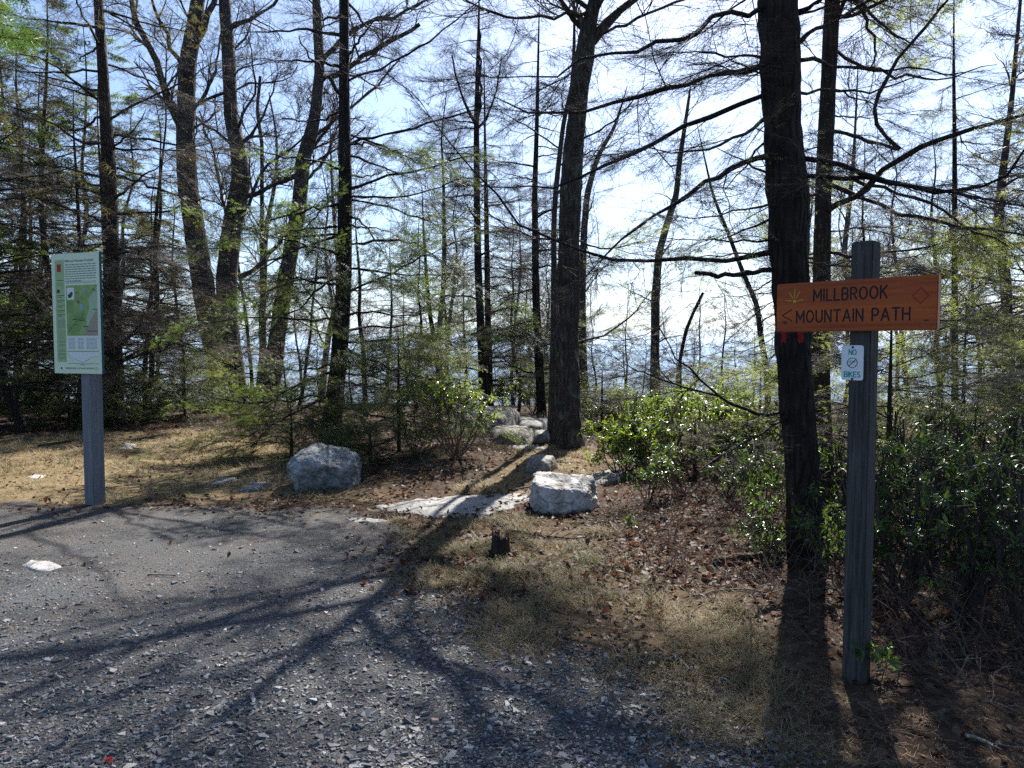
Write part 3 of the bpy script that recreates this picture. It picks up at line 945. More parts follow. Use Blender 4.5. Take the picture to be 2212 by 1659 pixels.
# J: the big dark tree behind the name sign
dJ = float(ground(1742, 1192)[1])
J = trunk_px([(1742, 1192, 92), (1738, 1080, 76), (1728, 950, 70), (1713, 740, 72), (1708, 600, 76), (1704, 450, 82), (1692, 300, 80), (1685, 150, 80), (1680, 0, 78)], dJ, 11.5)
Jl = [limb_px(p) for p in [
    [(1650, 12, dJ, 16), (1558, 35, dJ - .3, 14), (1467, 66, dJ - .6, 13), (1406, 92, dJ - .8, 11), (1299, 136, dJ - 1.0, 8), (1222, 140, dJ - 1.2, 6), (1130, 180, dJ - 1.3, 3)],
    [(1655, 138, dJ, 17), (1558, 158, dJ - .2, 14), (1491, 178, dJ - .4, 14), (1303, 235, dJ - .8, 11), (1222, 257, dJ - .9, 8), (1156, 254, dJ - 1.0, 6), (1064, 208, dJ - 1.1, 3)],
    [(1655, 204, dJ, 15), (1558, 243, dJ + .3, 13), (1491, 272, dJ + .5, 13), (1376, 331, dJ + .8, 11), (1284, 368, dJ + 1.0, 8), (1229, 400, dJ + 1.1, 6), (1148, 419, dJ + 1.2, 4), (1034, 408, dJ + 1.3, 2)],
    [(1665, 246, dJ, 11), (1614, 287, dJ - .5, 9), (1547, 323, dJ - .8, 7), (1450, 335, dJ - 1.1, 4), (1370, 318, dJ - 1.3, 2)],
    [(1668, 338, dJ, 17), (1603, 349, dJ - .2, 15), (1540, 390, dJ - .4, 13), (1467, 426, dJ - .6, 11), (1376, 489, dJ - .8, 8), (1300, 545, dJ - .9, 4)],
    [(1670, 544, dJ, 15), (1467, 560, dJ + .4, 12), (1303, 551, dJ + .8, 9), (1207, 544, dJ + .9, 8), (1119, 500, dJ + 1.0, 6), (1031, 379, dJ + 1.1, 5), (1001, 312, dJ + 1.1, 4), (928, 254, dJ + 1.2, 2)],
    [(1674, 584, dJ, 15), (1590, 592, dJ - .2, 14), (1540, 596, dJ - .3, 13), (1503, 588, dJ - .4, 12)],
    [(1704, 898, dJ, 12), (1621, 892, dJ - .2, 11), (1551, 855, dJ - .3, 8), (1506, 814, dJ - .4, 6), (1445, 749, dJ - .5, 3)],
    [(1551, 855, dJ - .3, 7), (1498, 843, dJ - .2, 6), (1420, 818, dJ - .1, 5), (1355, 790, dJ, 3)],
    [(1700, 905, dJ, 9), (1640, 935, dJ - .3, 8), (1560, 985, dJ - .5, 6), (1500, 1025, dJ - .6, 3)],
    [(1718, 28, dJ, 16), (1750, 16, dJ - .1, 12), (1785, -10, dJ - .2, 9), (1830, -40, dJ - .3, 6)],
    [(1718, 95, dJ, 15), (1770, 55, dJ + .1, 12), (1800, 48, dJ + .1, 11), (1860, 10, dJ + .1, 9), (1920, -30, dJ + .1, 5)],
    [(1735, 342, dJ, 15), (1797, 353, dJ - .2, 13), (1889, 382, dJ - .5, 12), (1966, 402, dJ - .8, 10), (2091, 412, dJ - 1.0, 8), (2212, 445, dJ - 1.2, 6), (2300, 470, dJ - 1.4, 3)],
    [(1738, 380, dJ, 14), (1893, 386, dJ - .5, 12), (1963, 404, dJ - .7, 11), (2070, 412, dJ - 1, 10), (2146, 400, dJ - 1.2, 9), (2202, 353, dJ - 1.4, 7), (2260, 270, dJ - 1.6, 4)],
    [(1730, 130, dJ, 12), (1800, 140, dJ + .5, 10), (1920, 150, dJ + .9, 7), (2080, 160, dJ + 1.2, 3)],
    [(1725, 200, dJ, 10), (1790, 196, dJ + .4, 8), (1880, 202, dJ + .8, 6), (1990, 165, dJ + 1.1, 3)],
]]
Jtree = tree('dead_branched_conifer', 'thick dark trunk close behind the name sign with two red paint blazes', [J], 101, CONIF, Jl,
     [dict(n=16, z0=4.8, z1=10.8, length=(1.8, 3.4), elev=(-5, 25), up=0.06, rmax=0.03), dict(n=12, z0=2.3, z1=4.8, length=(0.5, 1.3), elev=(-15, 25), avoid=(270, 70), rmax=0.012), dict(n=26, z0=0.8, z1=4.6, length=(0.05, 0.22), elev=(-25, 35), rmax=0.011)],
     sides=40, rough=0.085, flare=0.2, sprays=dict(n=300, kind='bare', size=(0.35, 1.0), leafy=ylim(0.5, 3.0, 0.25, 3), leaf_kind='sparse'))

# K: the straight trunk just right of it, with the big upswept limb
dK = 8.6
K_ = trunk_px([(1776, 1030, 50), (1771, 800, 40), (1775, 600, 36), (1778, 400, 34), (1786, 250, 33), (1795, 60, 31), (1798, 0, 30)], dK, 11.0)
Kl = [limb_px(p) for p in [
    [(1780, 460, dK, 21), (1825, 432, dK - .3, 20), (1871, 415, dK - .6, 19), (1919, 360, dK - .9, 18), (1944, 323, dK - 1, 17), (1981, 312, dK - 1.1, 14), (2055, 287, dK - 1.3, 12), (2128, 272, dK - 1.5, 10), (2212, 250, dK - 1.7, 8), (2290, 215, dK - 1.9, 4)],
    [(1944, 323, dK - 1, 12), (1915, 300, dK - 1, 11), (1889, 272, dK - 1, 11), (1880, 240, dK - 1, 10), (1882, 206, dK - 1, 10), (1926, 162, dK - 1.1, 10), (1963, 92, dK - 1.3, 9), (2047, 0, dK - 1.5, 7), (2100, -60, dK - 1.7, 4)],
    [(1795, 283, dK, 11), (1860, 300, dK - .3, 10), (1937, 322, dK - .9, 9)],
    [(1790, 397, dK, 13), (1889, 434, dK - .3, 11), (1944, 456, dK - .5, 10), (2040, 489, dK - .8, 9), (2130, 500, dK - 1.0, 8), (2212, 504, dK - 1.2, 6), (2290, 520, dK - 1.4, 3)],
    [(1800, 385, dK, 10), (1955, 412, dK - .4, 9), (2018, 448, dK - .6, 8), (2073, 478, dK - .8, 7), (2180, 540, dK - 1, 4)],
    [(1790, 545, dK, 10), (1830, 560, dK - .2, 9), (1870, 545, dK - .3, 8), (1990, 540, dK - .6, 5), (2090, 505, dK - .8, 3)],
    [(1805, 40, dK, 12), (1850, 30, dK, 10), (1950, -20, dK - .2, 7)],
    [(1805, 108, dK, 9), (1900, 160, dK + .3, 8), (2030, 175, dK + .6, 5), (2150, 140, dK + .9, 2)],
    [(1775, 560, dK, 9), (1700, 548, dK + .4, 7), (1600, 545, dK + .8, 5), (1480, 560, dK + 1.2, 2)],
    [(1768, 420, dK, 9), (1660, 440, dK + .3, 7), (1560, 470, dK + .6, 5), (1440, 470, dK + .9, 2)],
    [(1778, 640, dK, 9), (1850, 690, dK - .4, 8), (1960, 700, dK - .8, 6), (2080, 690, dK - 1.2, 3)],
]]
tree('hemlock_tree', 'straight mid-brown trunk beside the dark blazed trunk with a big upswept limb', [K_], 102, CONIF, Kl,
     [dict(n=24, z0=5.2, z1=9.6, length=(1.8, 3.2), avoid=(165, 45), elev=(0, 25), up=0.03, rmax=0.03), dict(n=12, z0=1.2, z1=4.6, length=(0.7, 1.6), elev=(-15, 20), avoid=(270, 60), rmax=0.012)],
     bark_m='bark_brown', sides=16, sprays=dict(n=300, kind='bare_light', size=(0.5, 1.25), leafy=lambda p: ylim(0.4, 5.6, 0.15, 4)(p) | ylim(5.8, 12, -0.7, 4)(p), leaf_kind='pale', big_above=5.8))  # unseen upper crown leafed densely and enlarged, added to shade the ground at bottom right

# G: the large lichened trunk in the middle, standing by the trodden path
dG = float(ground(1225, 962)[1])
G = trunk_px([(1225, 966, 66), (1226, 860, 54), (1226, 700, 48), (1229, 560, 46), (1232, 430, 44), (1238, 330, 41), (1249, 220, 40), (1260, 130, 40), (1272, 60, 34), (1285, 0, 26), (1293, -70, 19), (1300, -170, 14)], dG, 12.0)
Gl = [limb_px(p) for p in [
    [(1278, 90, dG, 30), (1310, 50, dG, 24), (1340, 25, dG + .1, 21), (1385, -10, dG + .2, 18), (1450, -90, dG + .4, 13), (1500, -200, dG + .5, 9), (1530, -330, dG + .6, 4)],
    [(1258, 60, dG, 16), (1222, 22, dG - .2, 12), (1190, -30, dG - .4, 10), (1130, -120, dG - .8, 8), (1080, -230, dG - 1.2, 4)],
    [(1275, 24, dG, 10), (1192, 34, dG - .5, 9), (1137, 41, dG - .8, 8), (1086, 36, dG - 1.1, 7), (1023, 14, dG - 1.4, 6), (950, -30, dG - 1.7, 3)],
    [(1290, 78, dG, 9), (1350, 52, dG - .4, 8), (1413, 29, dG - .8, 7), (1490, -8, dG - 1.2, 5), (1560, -60, dG - 1.6, 3)],
    [(1240, 310, dG, 7), (1290, 285, dG - .4, 6), (1350, 240, dG - .8, 4), (1400, 180, dG - 1, 2)],
    [(1225, 515, dG, 7), (1170, 520, dG - .4, 6), (1090, 490, dG - .8, 4), (1040, 450, dG - 1, 2)],
    [(1245, 520, dG, 6), (1310, 540, dG + .4, 5), (1390, 520, dG + .8, 3)],
    [(1245, 740, dG, 8), (1300, 730, dG + .3, 6), (1370, 680, dG + .6, 4), (1430, 600, dG + .8, 2)],
]]
Gl += [np.array([[1.25, dG, 7.3, .06], [1.9, 11.0, 8.0, .05], [3.2, 10.6, 8.4, .04], [4.8, 10.3, 8.7, .02]]), np.array([[1.2, dG, 7.1, .055], [.4, 11.1, 7.8, .05], [-1.2, 10.7, 8.1, .04], [-3.0, 10.5, 8.0, .02]])]
tree('oak_tree', 'large leaning lichen-spotted trunk forking high up beside the trodden path', [G], 103, HARD, Gl,
     [dict(n=38, z0=6.2, z1=11.8, length=(2.2, 5.0), elev=(25, 60), sag=0.0, up=0.05, wander=0.14, rmax=0.06)],
     levels=4, dens=1.0, bark_m='bark_lichen', twig_m='twig', sides=36, rough=0.085, flare=0.4, rmin=0.003)

# slim companion at its left
d2 = float(ground(1190, 948)[1])
T = trunk_px([(1189, 948, 18), (1194, 850, 17), (1197, 700, 15), (1196, 489, 12), (1200, 415, 12), (1218, 257, 10), (1237, 184, 9), (1241, 66, 6), (1240, 10, 5)], d2, 8.5)
tree('slim_tree', 'slim grey trunk hugging the left side of the large lichened trunk', [T], 104, HARD, [],
     [dict(n=9, z0=3.5, z1=8.2, length=(0.8, 1.8), elev=(10, 50), rmax=0.018)], levels=4, dens=0.8, bark_m='bark_grey', twig_m='twig', sides=9, flare=0.2, rmin=0.003)

# D: dark hemlock beside the left boulder
dD = float(ground(713, 972)[1])
D = trunk_px([(712, 972, 50), (716, 920, 44), (722, 870, 40), (728, 830, 38), (736, 730, 35), (742, 630, 33), (744, 560, 31), (746, 400, 29), (744, 257, 24), (743, 100, 21), (743, 0, 20)], dD, 12.0)
Dl = [limb_px(p) for p in [
    [(750, 315, dD, 8), (869, 283, dD - .4, 7), (940, 262, dD - .6, 5), (1008, 243, dD - .8, 4), (1080, 225, dD - 1, 2)],
    [(752, 408, dD, 8), (854, 379, dD - .5, 7), (957, 353, dD - .9, 5), (1020, 335, dD - 1.1, 2)],
    [(752, 430, dD, 7), (830, 445, dD + .3, 6), (910, 470, dD + .6, 4), (980, 500, dD + .8, 2)],
    [(752, 529, dD, 8), (847, 518, dD - .4, 7), (898, 522, dD - .6, 5), (950, 560, dD - .8, 2)],
    [(752, 175, dD, 7), (832, 143, dD - .5, 6), (913, 96, dD - .9, 5), (1045, 0, dD - 1.5, 3)],
    [(735, 240, dD, 7), (690, 265, dD + .3, 5), (610, 255, dD + .7, 3)],
    [(735, 440, dD, 9), (680, 452, dD - .5, 7), (600, 470, dD - .9, 5), (520, 500, dD - 1.2, 2)],
    [(735, 510, dD, 9), (680, 525, dD - .4, 7), (600, 560, dD - .8, 5), (540, 600, dD - 1.1, 2)],
    [(730, 600, dD, 8), (650, 600, dD - .5, 6), (560, 640, dD - .9, 3)],
    [(725, 690, dD, 9), (640, 690, dD - .5, 7), (540, 680, dD - 1.0, 4), (450, 700, dD - 1.4, 2)],
    [(722, 800, dD, 8), (640, 830, dD - .6, 6), (560, 880, dD - 1.0, 3)],
    [(720, 850, dD, 8), (640, 890, dD - .8, 6), (560, 930, dD - 1.3, 4), (510, 960, dD - 1.6, 2)],
    [(745, 740, dD, 8), (830, 735, dD - .5, 7), (920, 720, dD - .9, 4), (1000, 750, dD - 1.2, 2)],
]]
tree('hemlock_tree', 'dark straight hemlock trunk rising just behind the left boulder', [D], 105, CONIF, Dl,
     [dict(n=20, z0=5.2, z1=11.6, length=(1.4, 2.8), elev=(0, 25), rmax=0.03), dict(n=26, z0=0.6, z1=5.0, length=(1.4, 2.6), elev=(-12, 15), rmax=0.022)],
     sides=16, sprays=dict(n=300, kind='bare', size=(0.6, 1.3), leafy=ylim(0.0, 4.4, -0.2, 5), leaf_kind='green', t0=0.2))

# A: dark conifer behind the map board
dA = 15.6
A = trunk_px([(238, 920, 46), (243, 800, 38), (244, 650, 34), (240, 478, 29), (233, 331, 27), (222, 150, 22), (212, 0, 18)], dA, 13.0)
Al = [limb_px(p) for p in [
    [(235, 310, dA, 8), (180, 312, dA - .6, 7), (90, 250, dA - 1.2, 5), (0, 225, dA - 1.8, 3)],
    [(240, 430, dA, 8), (170, 405, dA - .6, 6), (70, 390, dA - 1.2, 4), (-40, 380, dA - 1.8, 2)],
    [(228, 235, dA, 8), (150, 160, dA - .6, 6), (60, 115, dA - 1.2, 4), (-20, 110, dA - 1.8, 2)],
    [(248, 430, dA, 9), (300, 388, dA - .4, 6), (370, 340, dA - .8, 2)],
    [(246, 380, dA, 8), (330, 400, dA - .6, 6), (400, 430, dA - 1, 4), (460, 470, dA - 1.4, 2)],
    [(250, 560, dA, 8), (330, 560, dA - .6, 7), (430, 600, dA - 1.2, 4), (510, 610, dA - 1.6, 2)],
    [(250, 730, dA, 7), (330, 720, dA - .6, 5), (420, 740, dA - 1.1, 3), (500, 745, dA - 1.5, 2)],
    [(245, 640, dA, 8), (330, 655, dA + .4, 6), (440, 660, dA + .8, 3)],
]]
tree('hemlock_tree', 'dark straight trunk directly behind the map board, thick with dead side branches', [A], 106, CONIF, Al,
     [dict(n=34, z0=1.0, z1=9.0, length=(2.0, 4.0), elev=(-10, 25), rmax=0.03), dict(n=12, z0=9, z1=12.7, length=(1.5, 2.5), elev=(0, 30), rmax=0.03)],
     bark_m='bark_brown', sprays=dict(n=300, kind='bare_light', size=(0.9, 1.9), leafy=ylim(0.3, 11, 0.05, 6), leaf_kind='brown'))

# B: twin-trunked grey oak
dB = 21.0
B1 = trunk_px([(490, 872, 62), (478, 800, 50), (462, 740, 46), (450, 690, 45), (434, 588, 46), (415, 460, 42), (403, 380, 40), (401, 294, 38), (404, 147, 36), (423, 37, 30), (428, 0, 28)], dB, 15)
B2 = trunk_px([(512, 872, 54), (505, 800, 44), (492, 700, 42), (488, 620, 42), (500, 500, 42), (522, 386, 38), (516, 330, 34), (500, 257, 30), (493, 110, 27), (485, 0, 24)], dB + .3, 14)
Bl = [limb_px(p) for p in [
    [(400, 290, dB, 24), (380, 250, dB - .3, 21), (350, 170, dB - .6, 19), (312, 62, dB - .9, 17), (276, 0, dB - 1.2, 15), (240, -80, dB - 1.5, 9), (200, -180, dB - 1.8, 4)],
    [(408, 110, dB, 20), (440, 70, dB, 18), (460, 10, dB + .1, 15), (480, -80, dB + .2, 11), (520, -190, dB + .3, 5)],
    [(496, 60, dB, 14), (522, 48, dB - .2, 12), (560, 35, dB - .4, 10), (588, 11, dB - .6, 8), (640, -40, dB - .8, 4)],
    [(415, 240, dB, 10), (452, 190, dB - .3, 9), (470, 130, dB - .5, 7), (480, 60, dB - .7, 4)],
    [(515, 320, dB, 12), (545, 290, dB - .4, 9), (575, 240, dB - .8, 6), (600, 160, dB - 1, 3)],
    [(500, 500, dB, 10), (480, 430, dB + .2, 9), (465, 340, dB + .4, 7), (430, 240, dB + .6, 4)],
    [(515, 600, dB, 16), (550, 585, dB + .1, 14), (590, 540, dB + .4, 12), (640, 470, dB + .9, 8)],
]]
tree('oak_tree', 'twin-trunked pale grey oak standing where the ground drops away', [B1, B2], 107, HARD, Bl,
     [dict(n=11, z0=6.5, z1=14.5, length=(2, 5), elev=(25, 60), sag=0, up=0.05, wander=0.14, rmax=0.07), dict(t=1, n=12, z0=5.0, z1=13.5, length=(2, 5), elev=(20, 55), sag=0, up=0.05, wander=0.14, rmax=0.07)],
     levels=4, dens=0.55, bark_m='bark_grey', twig_m='twig', rmin=0.005, rough=0.07)

# C: grey oak leaning right
dC = 21.6
C_ = trunk_px([(575, 860, 48), (592, 780, 38), (604, 690, 34), (618, 603, 34), (632, 520, 32), (647, 441, 32), (654, 349, 31), (668, 300, 28), (680, 257, 24), (691, 147, 21), (686, 60, 19), (683, 0, 17)], dC, 13)
Cl = [limb_px(p) for p in [
    [(688, 180, dC, 17), (715, 165, dC - .2, 15), (735, 155, dC - .3, 14), (790, 120, dC - .5, 13), (832, 96, dC - .7, 12), (880, 70, dC - .9, 11), (908, 52, dC - 1.0, 9)],
    [(690, 150, dC, 15), (718, 96, dC, 14), (762, 62, dC, 12), (820, 42, dC, 10), (880, 25, dC, 8), (950, -20, dC, 4)],
    [(672, 300, dC, 10), (730, 255, dC + .4, 9), (800, 200, dC + .6, 7), (860, 130, dC + .8, 4)],
    [(650, 400, dC, 9), (700, 350, dC + .4, 7), (730, 270, dC + .6, 4)],
]]
tree('oak_tree', 'grey oak leaning right behind the dark hemlock, one high limb snapped short', [C_], 108, HARD, Cl,
     [dict(n=12, z0=6.0, z1=12.6, length=(1.6, 4), elev=(20, 55), sag=0, up=0.05, wander=0.14, rmax=0.06)],
     levels=4, dens=0.85, bark_m='bark_grey', twig_m='twig', rmin=0.0045, rough=0.07)

def thin(label, pts, d, top, seed, style=HARD, name='bare_tree', nl=9, z0=2.5, ln=(0.9, 2.2), elev=(15, 50), bm='bark_dark', tm='twig_dark', explicit=(), dens=0.6, rmin=0.0035, needles=None, levels=4, group=None, sprays=None):
    t = trunk_px(pts, d, top)
    zt = t[-1, 2]
    base_z = t[0, 2]
    return tree(name, label, [t], seed, style, [limb_px(p) for p in explicit],
                [dict(n=nl, z0=base_z + z0, z1=zt - 0.2, length=ln, elev=elev, rmax=0.03)], levels=levels, dens=dens, bark_m=bm, twig_m=tm, sides=9, flare=0.2, rmin=rmin, needles=needles, group=group, sprays=sprays)

thin('thin bare tree between the twin oak and the leaning oak', [(572, 850, 12), (566, 600, 10), (566, 312, 8), (555, 239, 7), (562, 165, 6)], 24, 9.5, 121, rmin=0.0045)
dE = 16.5
thin('slender conifer with a candelabra of upturned limbs at mid height', [(1046, 846, 20), (1038, 700, 17), (1032, 560, 16), (1030, 420, 14), (1029, 270, 12), (1034, 60, 6)], dE, 9.6, 122, CONIF, 'slender_conifer', 36, 0.6, (1.0, 2.3), (-8, 20), dens=0.6,
     explicit=[[(1029, 275, dE, 9), (1012, 240, dE, 8), (990, 190, dE, 6), (975, 120, dE, 3)], [(1029, 268, dE, 8), (1040, 215, dE, 8), (1036, 121, dE, 6), (1034, 55, dE, 3)], [(1030, 280, dE, 8), (1055, 250, dE, 7), (1075, 190, dE, 5), (1085, 120, dE, 3)]],
     sprays=dict(n=230, kind='bare', size=(0.7, 1.4), leafy=ylim(-1, 3.2, 0.25, 8), leaf_kind='green'))
thin('shorter dark trunk close behind the candelabra conifer', [(1060, 846, 16), (1054, 700, 14), (1051, 500, 11), (1050, 430, 9), (1048, 330, 6)], 17.6, 8.5, 123, CONIF, 'slender_conifer', 30, 0.6, (0.8, 2.0), (-8, 20), dens=0.5,
     sprays=dict(n=220, kind='bare', size=(0.6, 1.3), leafy=ylim(-1, 3.2, 0.25, 9), leaf_kind='green'))
thin('slender conifer left of the large lichened trunk, bushy at its foot', [(1172, 880, 22), (1166, 800, 20), (1160, 700, 18), (1157, 600, 16), (1155, 420, 13), (1160, 260, 9)], 15.6, 8.6, 124, CONIF, 'slender_conifer', 36, 0.4, (0.9, 2.1), (-10, 20), dens=0.55,
     sprays=dict(n=210, kind='bare', size=(0.6, 1.3), leafy=ylim(-1, 2.4, -0.05, 10), leaf_kind='green'))
thin('crooked bare tree showing behind the right side of the large trunk', [(1264, 870, 20), (1258, 740, 18), (1257, 620, 16), (1262, 500, 15), (1268, 420, 14), (1290, 340, 11), (1330, 270, 7)], 18.5, 8.0, 125, rmin=0.004, bm='bark_grey', tm='twig')
thin('bare grey tree leaning right in the gap between the two big trunks', [(1414, 900, 22), (1415, 760, 20), (1416, 640, 19), (1424, 544, 16), (1445, 470, 14), (1461, 423, 13), (1468, 349, 11), (1479, 276, 9), (1490, 200, 6)], 19, 8.2, 126, rmin=0.004, bm='bark_grey', tm='twig', nl=12, z0=1.8)
thin('snapped leaning stem with a splintered top', [(1462, 900, 9), (1468, 780, 8), (1482, 712, 8), (1500, 670, 7), (1519, 632, 6)], 18, None, 127, rmin=0.004, bm='bark_brown', tm='twig', nl=5, z0=1.2, ln=(0.5, 1.2))
thin('thin dark tree left of the blazed trunk bending left as it rises', [(1664, 850, 14), (1656, 800, 13), (1641, 712, 12), (1637, 659, 11), (1609, 600, 10), (1588, 544, 9), (1570, 496, 8), (1540, 423, 6)], 14.5, 6.0, 128, rmin=0.003, nl=12, z0=1.2)
thin('straight thin trunk above the right end of the name sign', [(2064, 900, 15), (2062, 700, 13), (2062, 588, 12), (2062, 312, 9), (2060, 150, 6)], 14, 8.5, 129, CONIF, 'slender_conifer', 24, 0.8, (0.8, 2.2), (-10, 20), dens=0.55, tm='twig',
     sprays=dict(n=200, kind='bare_light', size=(0.6, 1.4), leafy=ylim(0, 7, 0.1, 11), leaf_kind='sparse'))
thin('pale crooked trunk at the far right beyond the name sign', [(2180, 930, 26), (2178, 760, 23), (2172, 600, 22), (2155, 490, 20), (2165, 380, 16), (2185, 220, 11)], 13, 9.0, 130, rmin=0.003, bm='bark_grey', tm='twig', nl=14, z0=1.6,
     needles=None)
thin('slim dark stem just left of the dark hemlock by the left boulder', [(790, 860, 12), (784, 740, 10), (775, 690, 8), (778, 610, 7), (770, 520, 4)], 17, 5.0, 131, rmin=0.003, nl=8, z0=0.8, ln=(0.5, 1.3))
thin('bent thin stem between the dark hemlock and the candelabra conifer', [(950, 860, 12), (945, 770, 11), (930, 690, 10), (922, 610, 8), (915, 500, 5)], 18, 5.5, 132, rmin=0.0035, nl=9, z0=0.8, ln=(0.6, 1.5))

# off to the left: a white pine whose lowest bough hangs into the corner
pine = trunk_px([(-230, 1040, 90), (-235, 600, 80), (-240, 0, 60)], 8.2, 10)
pl = [limb_px(p) for p in [[(-235, 95, 8.2, 12), (-120, 90, 7.8, 10), (-40, 80, 7.5, 7), (50, 84, 7.2, 3)], [(-235, 30, 8.2, 12), (-130, 20, 7.8, 9), (-60, 40, 7.5, 6), (30, 60, 7.3, 3)], [(-235, -60, 8.2, 12), (-130, -40, 7.8, 8), (-40, -10, 7.5, 4)]]]
PINE = dict(l2=(12, (0.15, 0.45), (30, 60), 0.05, 0.3, 0.1), l3=(4, (0.06, 0.2), (30, 60), 0.05, 0.2, 0.1), l4=(1, (0.05, 0.1), (30, 60), 0, 0, 0.1))
e = tree('white_pine', 'bright green pine bough hanging into the top corner above the map board', [pine], 140, PINE, pl, [], levels=3, sides=10)
rng = np.random.default_rng(141)
NT = np.array([[0, -0.02, 0], [0, 0.02, 0], [1, 0, 0]]); NTF = [np.array([[0, 1, 2]])]
tips = []
for p in pl:
    q = resample(p, 24)[6:, :3]; tips.append(q)
tips = np.concatenate(tips)
k = 9000
c = tips[rng.integers(0, len(tips), k)] + rng.normal(size=(k, 3)) * np.array([0.16, 0.16, 0.06])
X = nrm(np.stack([rng.normal(size=k) + 0.6, rng.normal(size=k), rng.normal(size=k) * 0.7 + 0.25], -1))
V, Fs = scatter(NT, NTF, c, X, nrm(rng.normal(size=(k, 3))), rng.uniform(0.07, 0.12, k))
mb = MB(); mb.add(V, *Fs, rnd=np.repeat(rng.uniform(0, 1, k), 3))
mb.obj('needles', M['needles_pine'], e, False, e.location, kind='stuff')

# ------------------------------------------------------------------ trees farther back: a few built once and copied
def template_tree(kind, seed, hgt):
    rng = np.random.default_rng(seed)
    n = 9
    zz = np.linspace(0, hgt, n)
    wob = np.cumsum(rng.normal(size=(n, 2)) * 0.13, 0); wob[0] = 0
    rad = np.interp(zz, [0, hgt * 0.5, hgt], [0.13, 0.085, 0.015]) * (0.95 if kind == 'hard' else 0.72)
    t = np.stack([wob[:, 0], wob[:, 1], zz - 0.3, rad], -1)
    mbt = MB(); trunk_geo(mbt, t, 8, 0.07, 0.3, seed, step=0.3)
    if kind == 'hard':
        P, Rr = auto_limbs(rng, t, 15, hgt * 0.25, hgt * 0.96, (1.6, 4.0), (25, 60), 0, 0.05, 0.14, rmax=0.05)
        lv = branchwork(rng, P, Rr, HARD, 4, 0.75, 0.006)
    else:
        P, Rr = auto_limbs(rng, t, 44, hgt * 0.06, hgt * 0.97, (1.8, 3.4), (-10, 22), rmax=0.03)
        lv = branchwork(rng, P, Rr, CONIF, 4, 0.42 if kind == 'dead' else 0.3, 0.0042)
    mbl = MB(); V, f = tubes(P, Rr, 5); mbl.add(V, f)
    mbw = MB()
    for i, (a, b_) in enumerate(lv):
        V, f = tubes(a, b_, 3); mbw.add(V, f)
    mn = None
    if kind != 'hard':
        mn = MB(); add_fronds(mn, rng, lv[0][0], 6500 if kind == 'hemlock' else 1300, (0.16, 0.34), keep=ylim(-1, 99, -0.15 if kind == 'hemlock' else 0.1, seed))
    bm = {'hard': 'bark_grey', 'hemlock': 'bark_brown', 'dead': 'bark_dark'}[kind]
    ms = [('trunk', mbt.mesh('trunk', M[bm], True)), ('limbs', mbl.mesh('limbs', M[bm], True)), ('twigs', mbw.mesh('twigs', M['twig'], False))]
    if mn is not None and mn.n: ms.append(('needles', mn.mesh('needles', M['needles_brown' if kind == 'dead' else 'needles'], False)))
    return ms
TPL = {'hard': [template_tree('hard', 301 + i, 9.5 + i) for i in range(3)], 'hemlock': [template_tree('hemlock', 311 + i, 10.0 + i) for i in range(2)], 'dead': [template_tree('dead', 321 + i, 9.0 + i) for i in range(3)]}
rng = np.random.default_rng(33)
def place(kind, x, y, label, group, s=1.0, name=None):
    ms = TPL[kind][rng.integers(0, len(TPL[kind]))]
    e = thing(name or {'hard': 'bare_tree', 'hemlock': 'hemlock_tree', 'dead': 'dead_branched_conifer'}[kind], label, 'tree', (x, y, float(H(x, y))), rng.uniform(0, 6.28), group)
    e.scale = (s, s, s)
    for nme, me in ms:
        o = bpy.data.objects.new(nme, me); COL.objects.link(o); o.parent = e
        if nme in ('twigs', 'needles', 'limbs'): o['kind'] = 'stuff'
# dense conifers on the left edge
for px, d, k, s in [(60, 13.5, 'dead', .95), (-60, 15, 'hemlock', 1.0), (130, 18, 'hemlock', 1.05), (20, 19, 'dead', 1.1), (-160, 12.5, 'hemlock', .9), (310, 21, 'dead', .85), (170, 23, 'hemlock', 1.1), (-40, 24, 'hemlock', 1.2), (350, 24.5, 'hemlock', .8), (90, 26, 'dead', 1.2), (-120, 20, 'dead', 1.1), (250, 27, 'hemlock', 1.1),
                    (150, 15.5, 'dead', .8), (-20, 17, 'dead', 1.0), (290, 17.5, 'dead', .75), (70, 21.5, 'dead', 1.1), (200, 20, 'dead', 1.0), (0, 29, 'dead', 1.3), (400, 23, 'dead', .7), (-90, 14, 'dead', .9)]:
    x = (px - 1106) / F * d
    place(k, x, d, 'tangled brown-green conifer in the dense stand behind the map board', 'conifers in the dense left stand', s)
# bare woods below the drop, left and centre and right
spots = []
for i in range(30):
    d = 23.5 + 30 * (i / 30.0) ** 1.1 + rng.uniform(-1, 1)
    px = rng.uniform(350, 2350)
    if 1270 < px < 1680: px = px + rng.choice([-450, 450])
    spots.append((px, d))
for px, d in spots:
    x = (px - 1106) / F * d
    place('hard', x, d, 'bare grey tree in the thin woods below the drop', 'bare trees below the drop', rng.uniform(0.6, 0.9) if d < 30 else rng.uniform(0.9, 1.6))
for px, d, s in [(1345, 18.5, .3), (1560, 19, .35), (1860, 13.5, .55), (2120, 17, .6), (2250, 12.5, .65), (2350, 9.5, .8), (830, 22, .6), (1110, 21, .6), (2170, 10.5, .6), (640, 19, .5), (900, 18.5, .5), (1420, 17, .3), (960, 24, .7), (1500, 24, .45), (2280, 15, 1.0), (1120, 18, .5), (540, 23, .7)]:
    x = (px - 1106) / F * d
    place('dead', x, d, 'small twiggy conifer in the thicket behind the front trees', 'small twiggy conifers in the thicket', s)

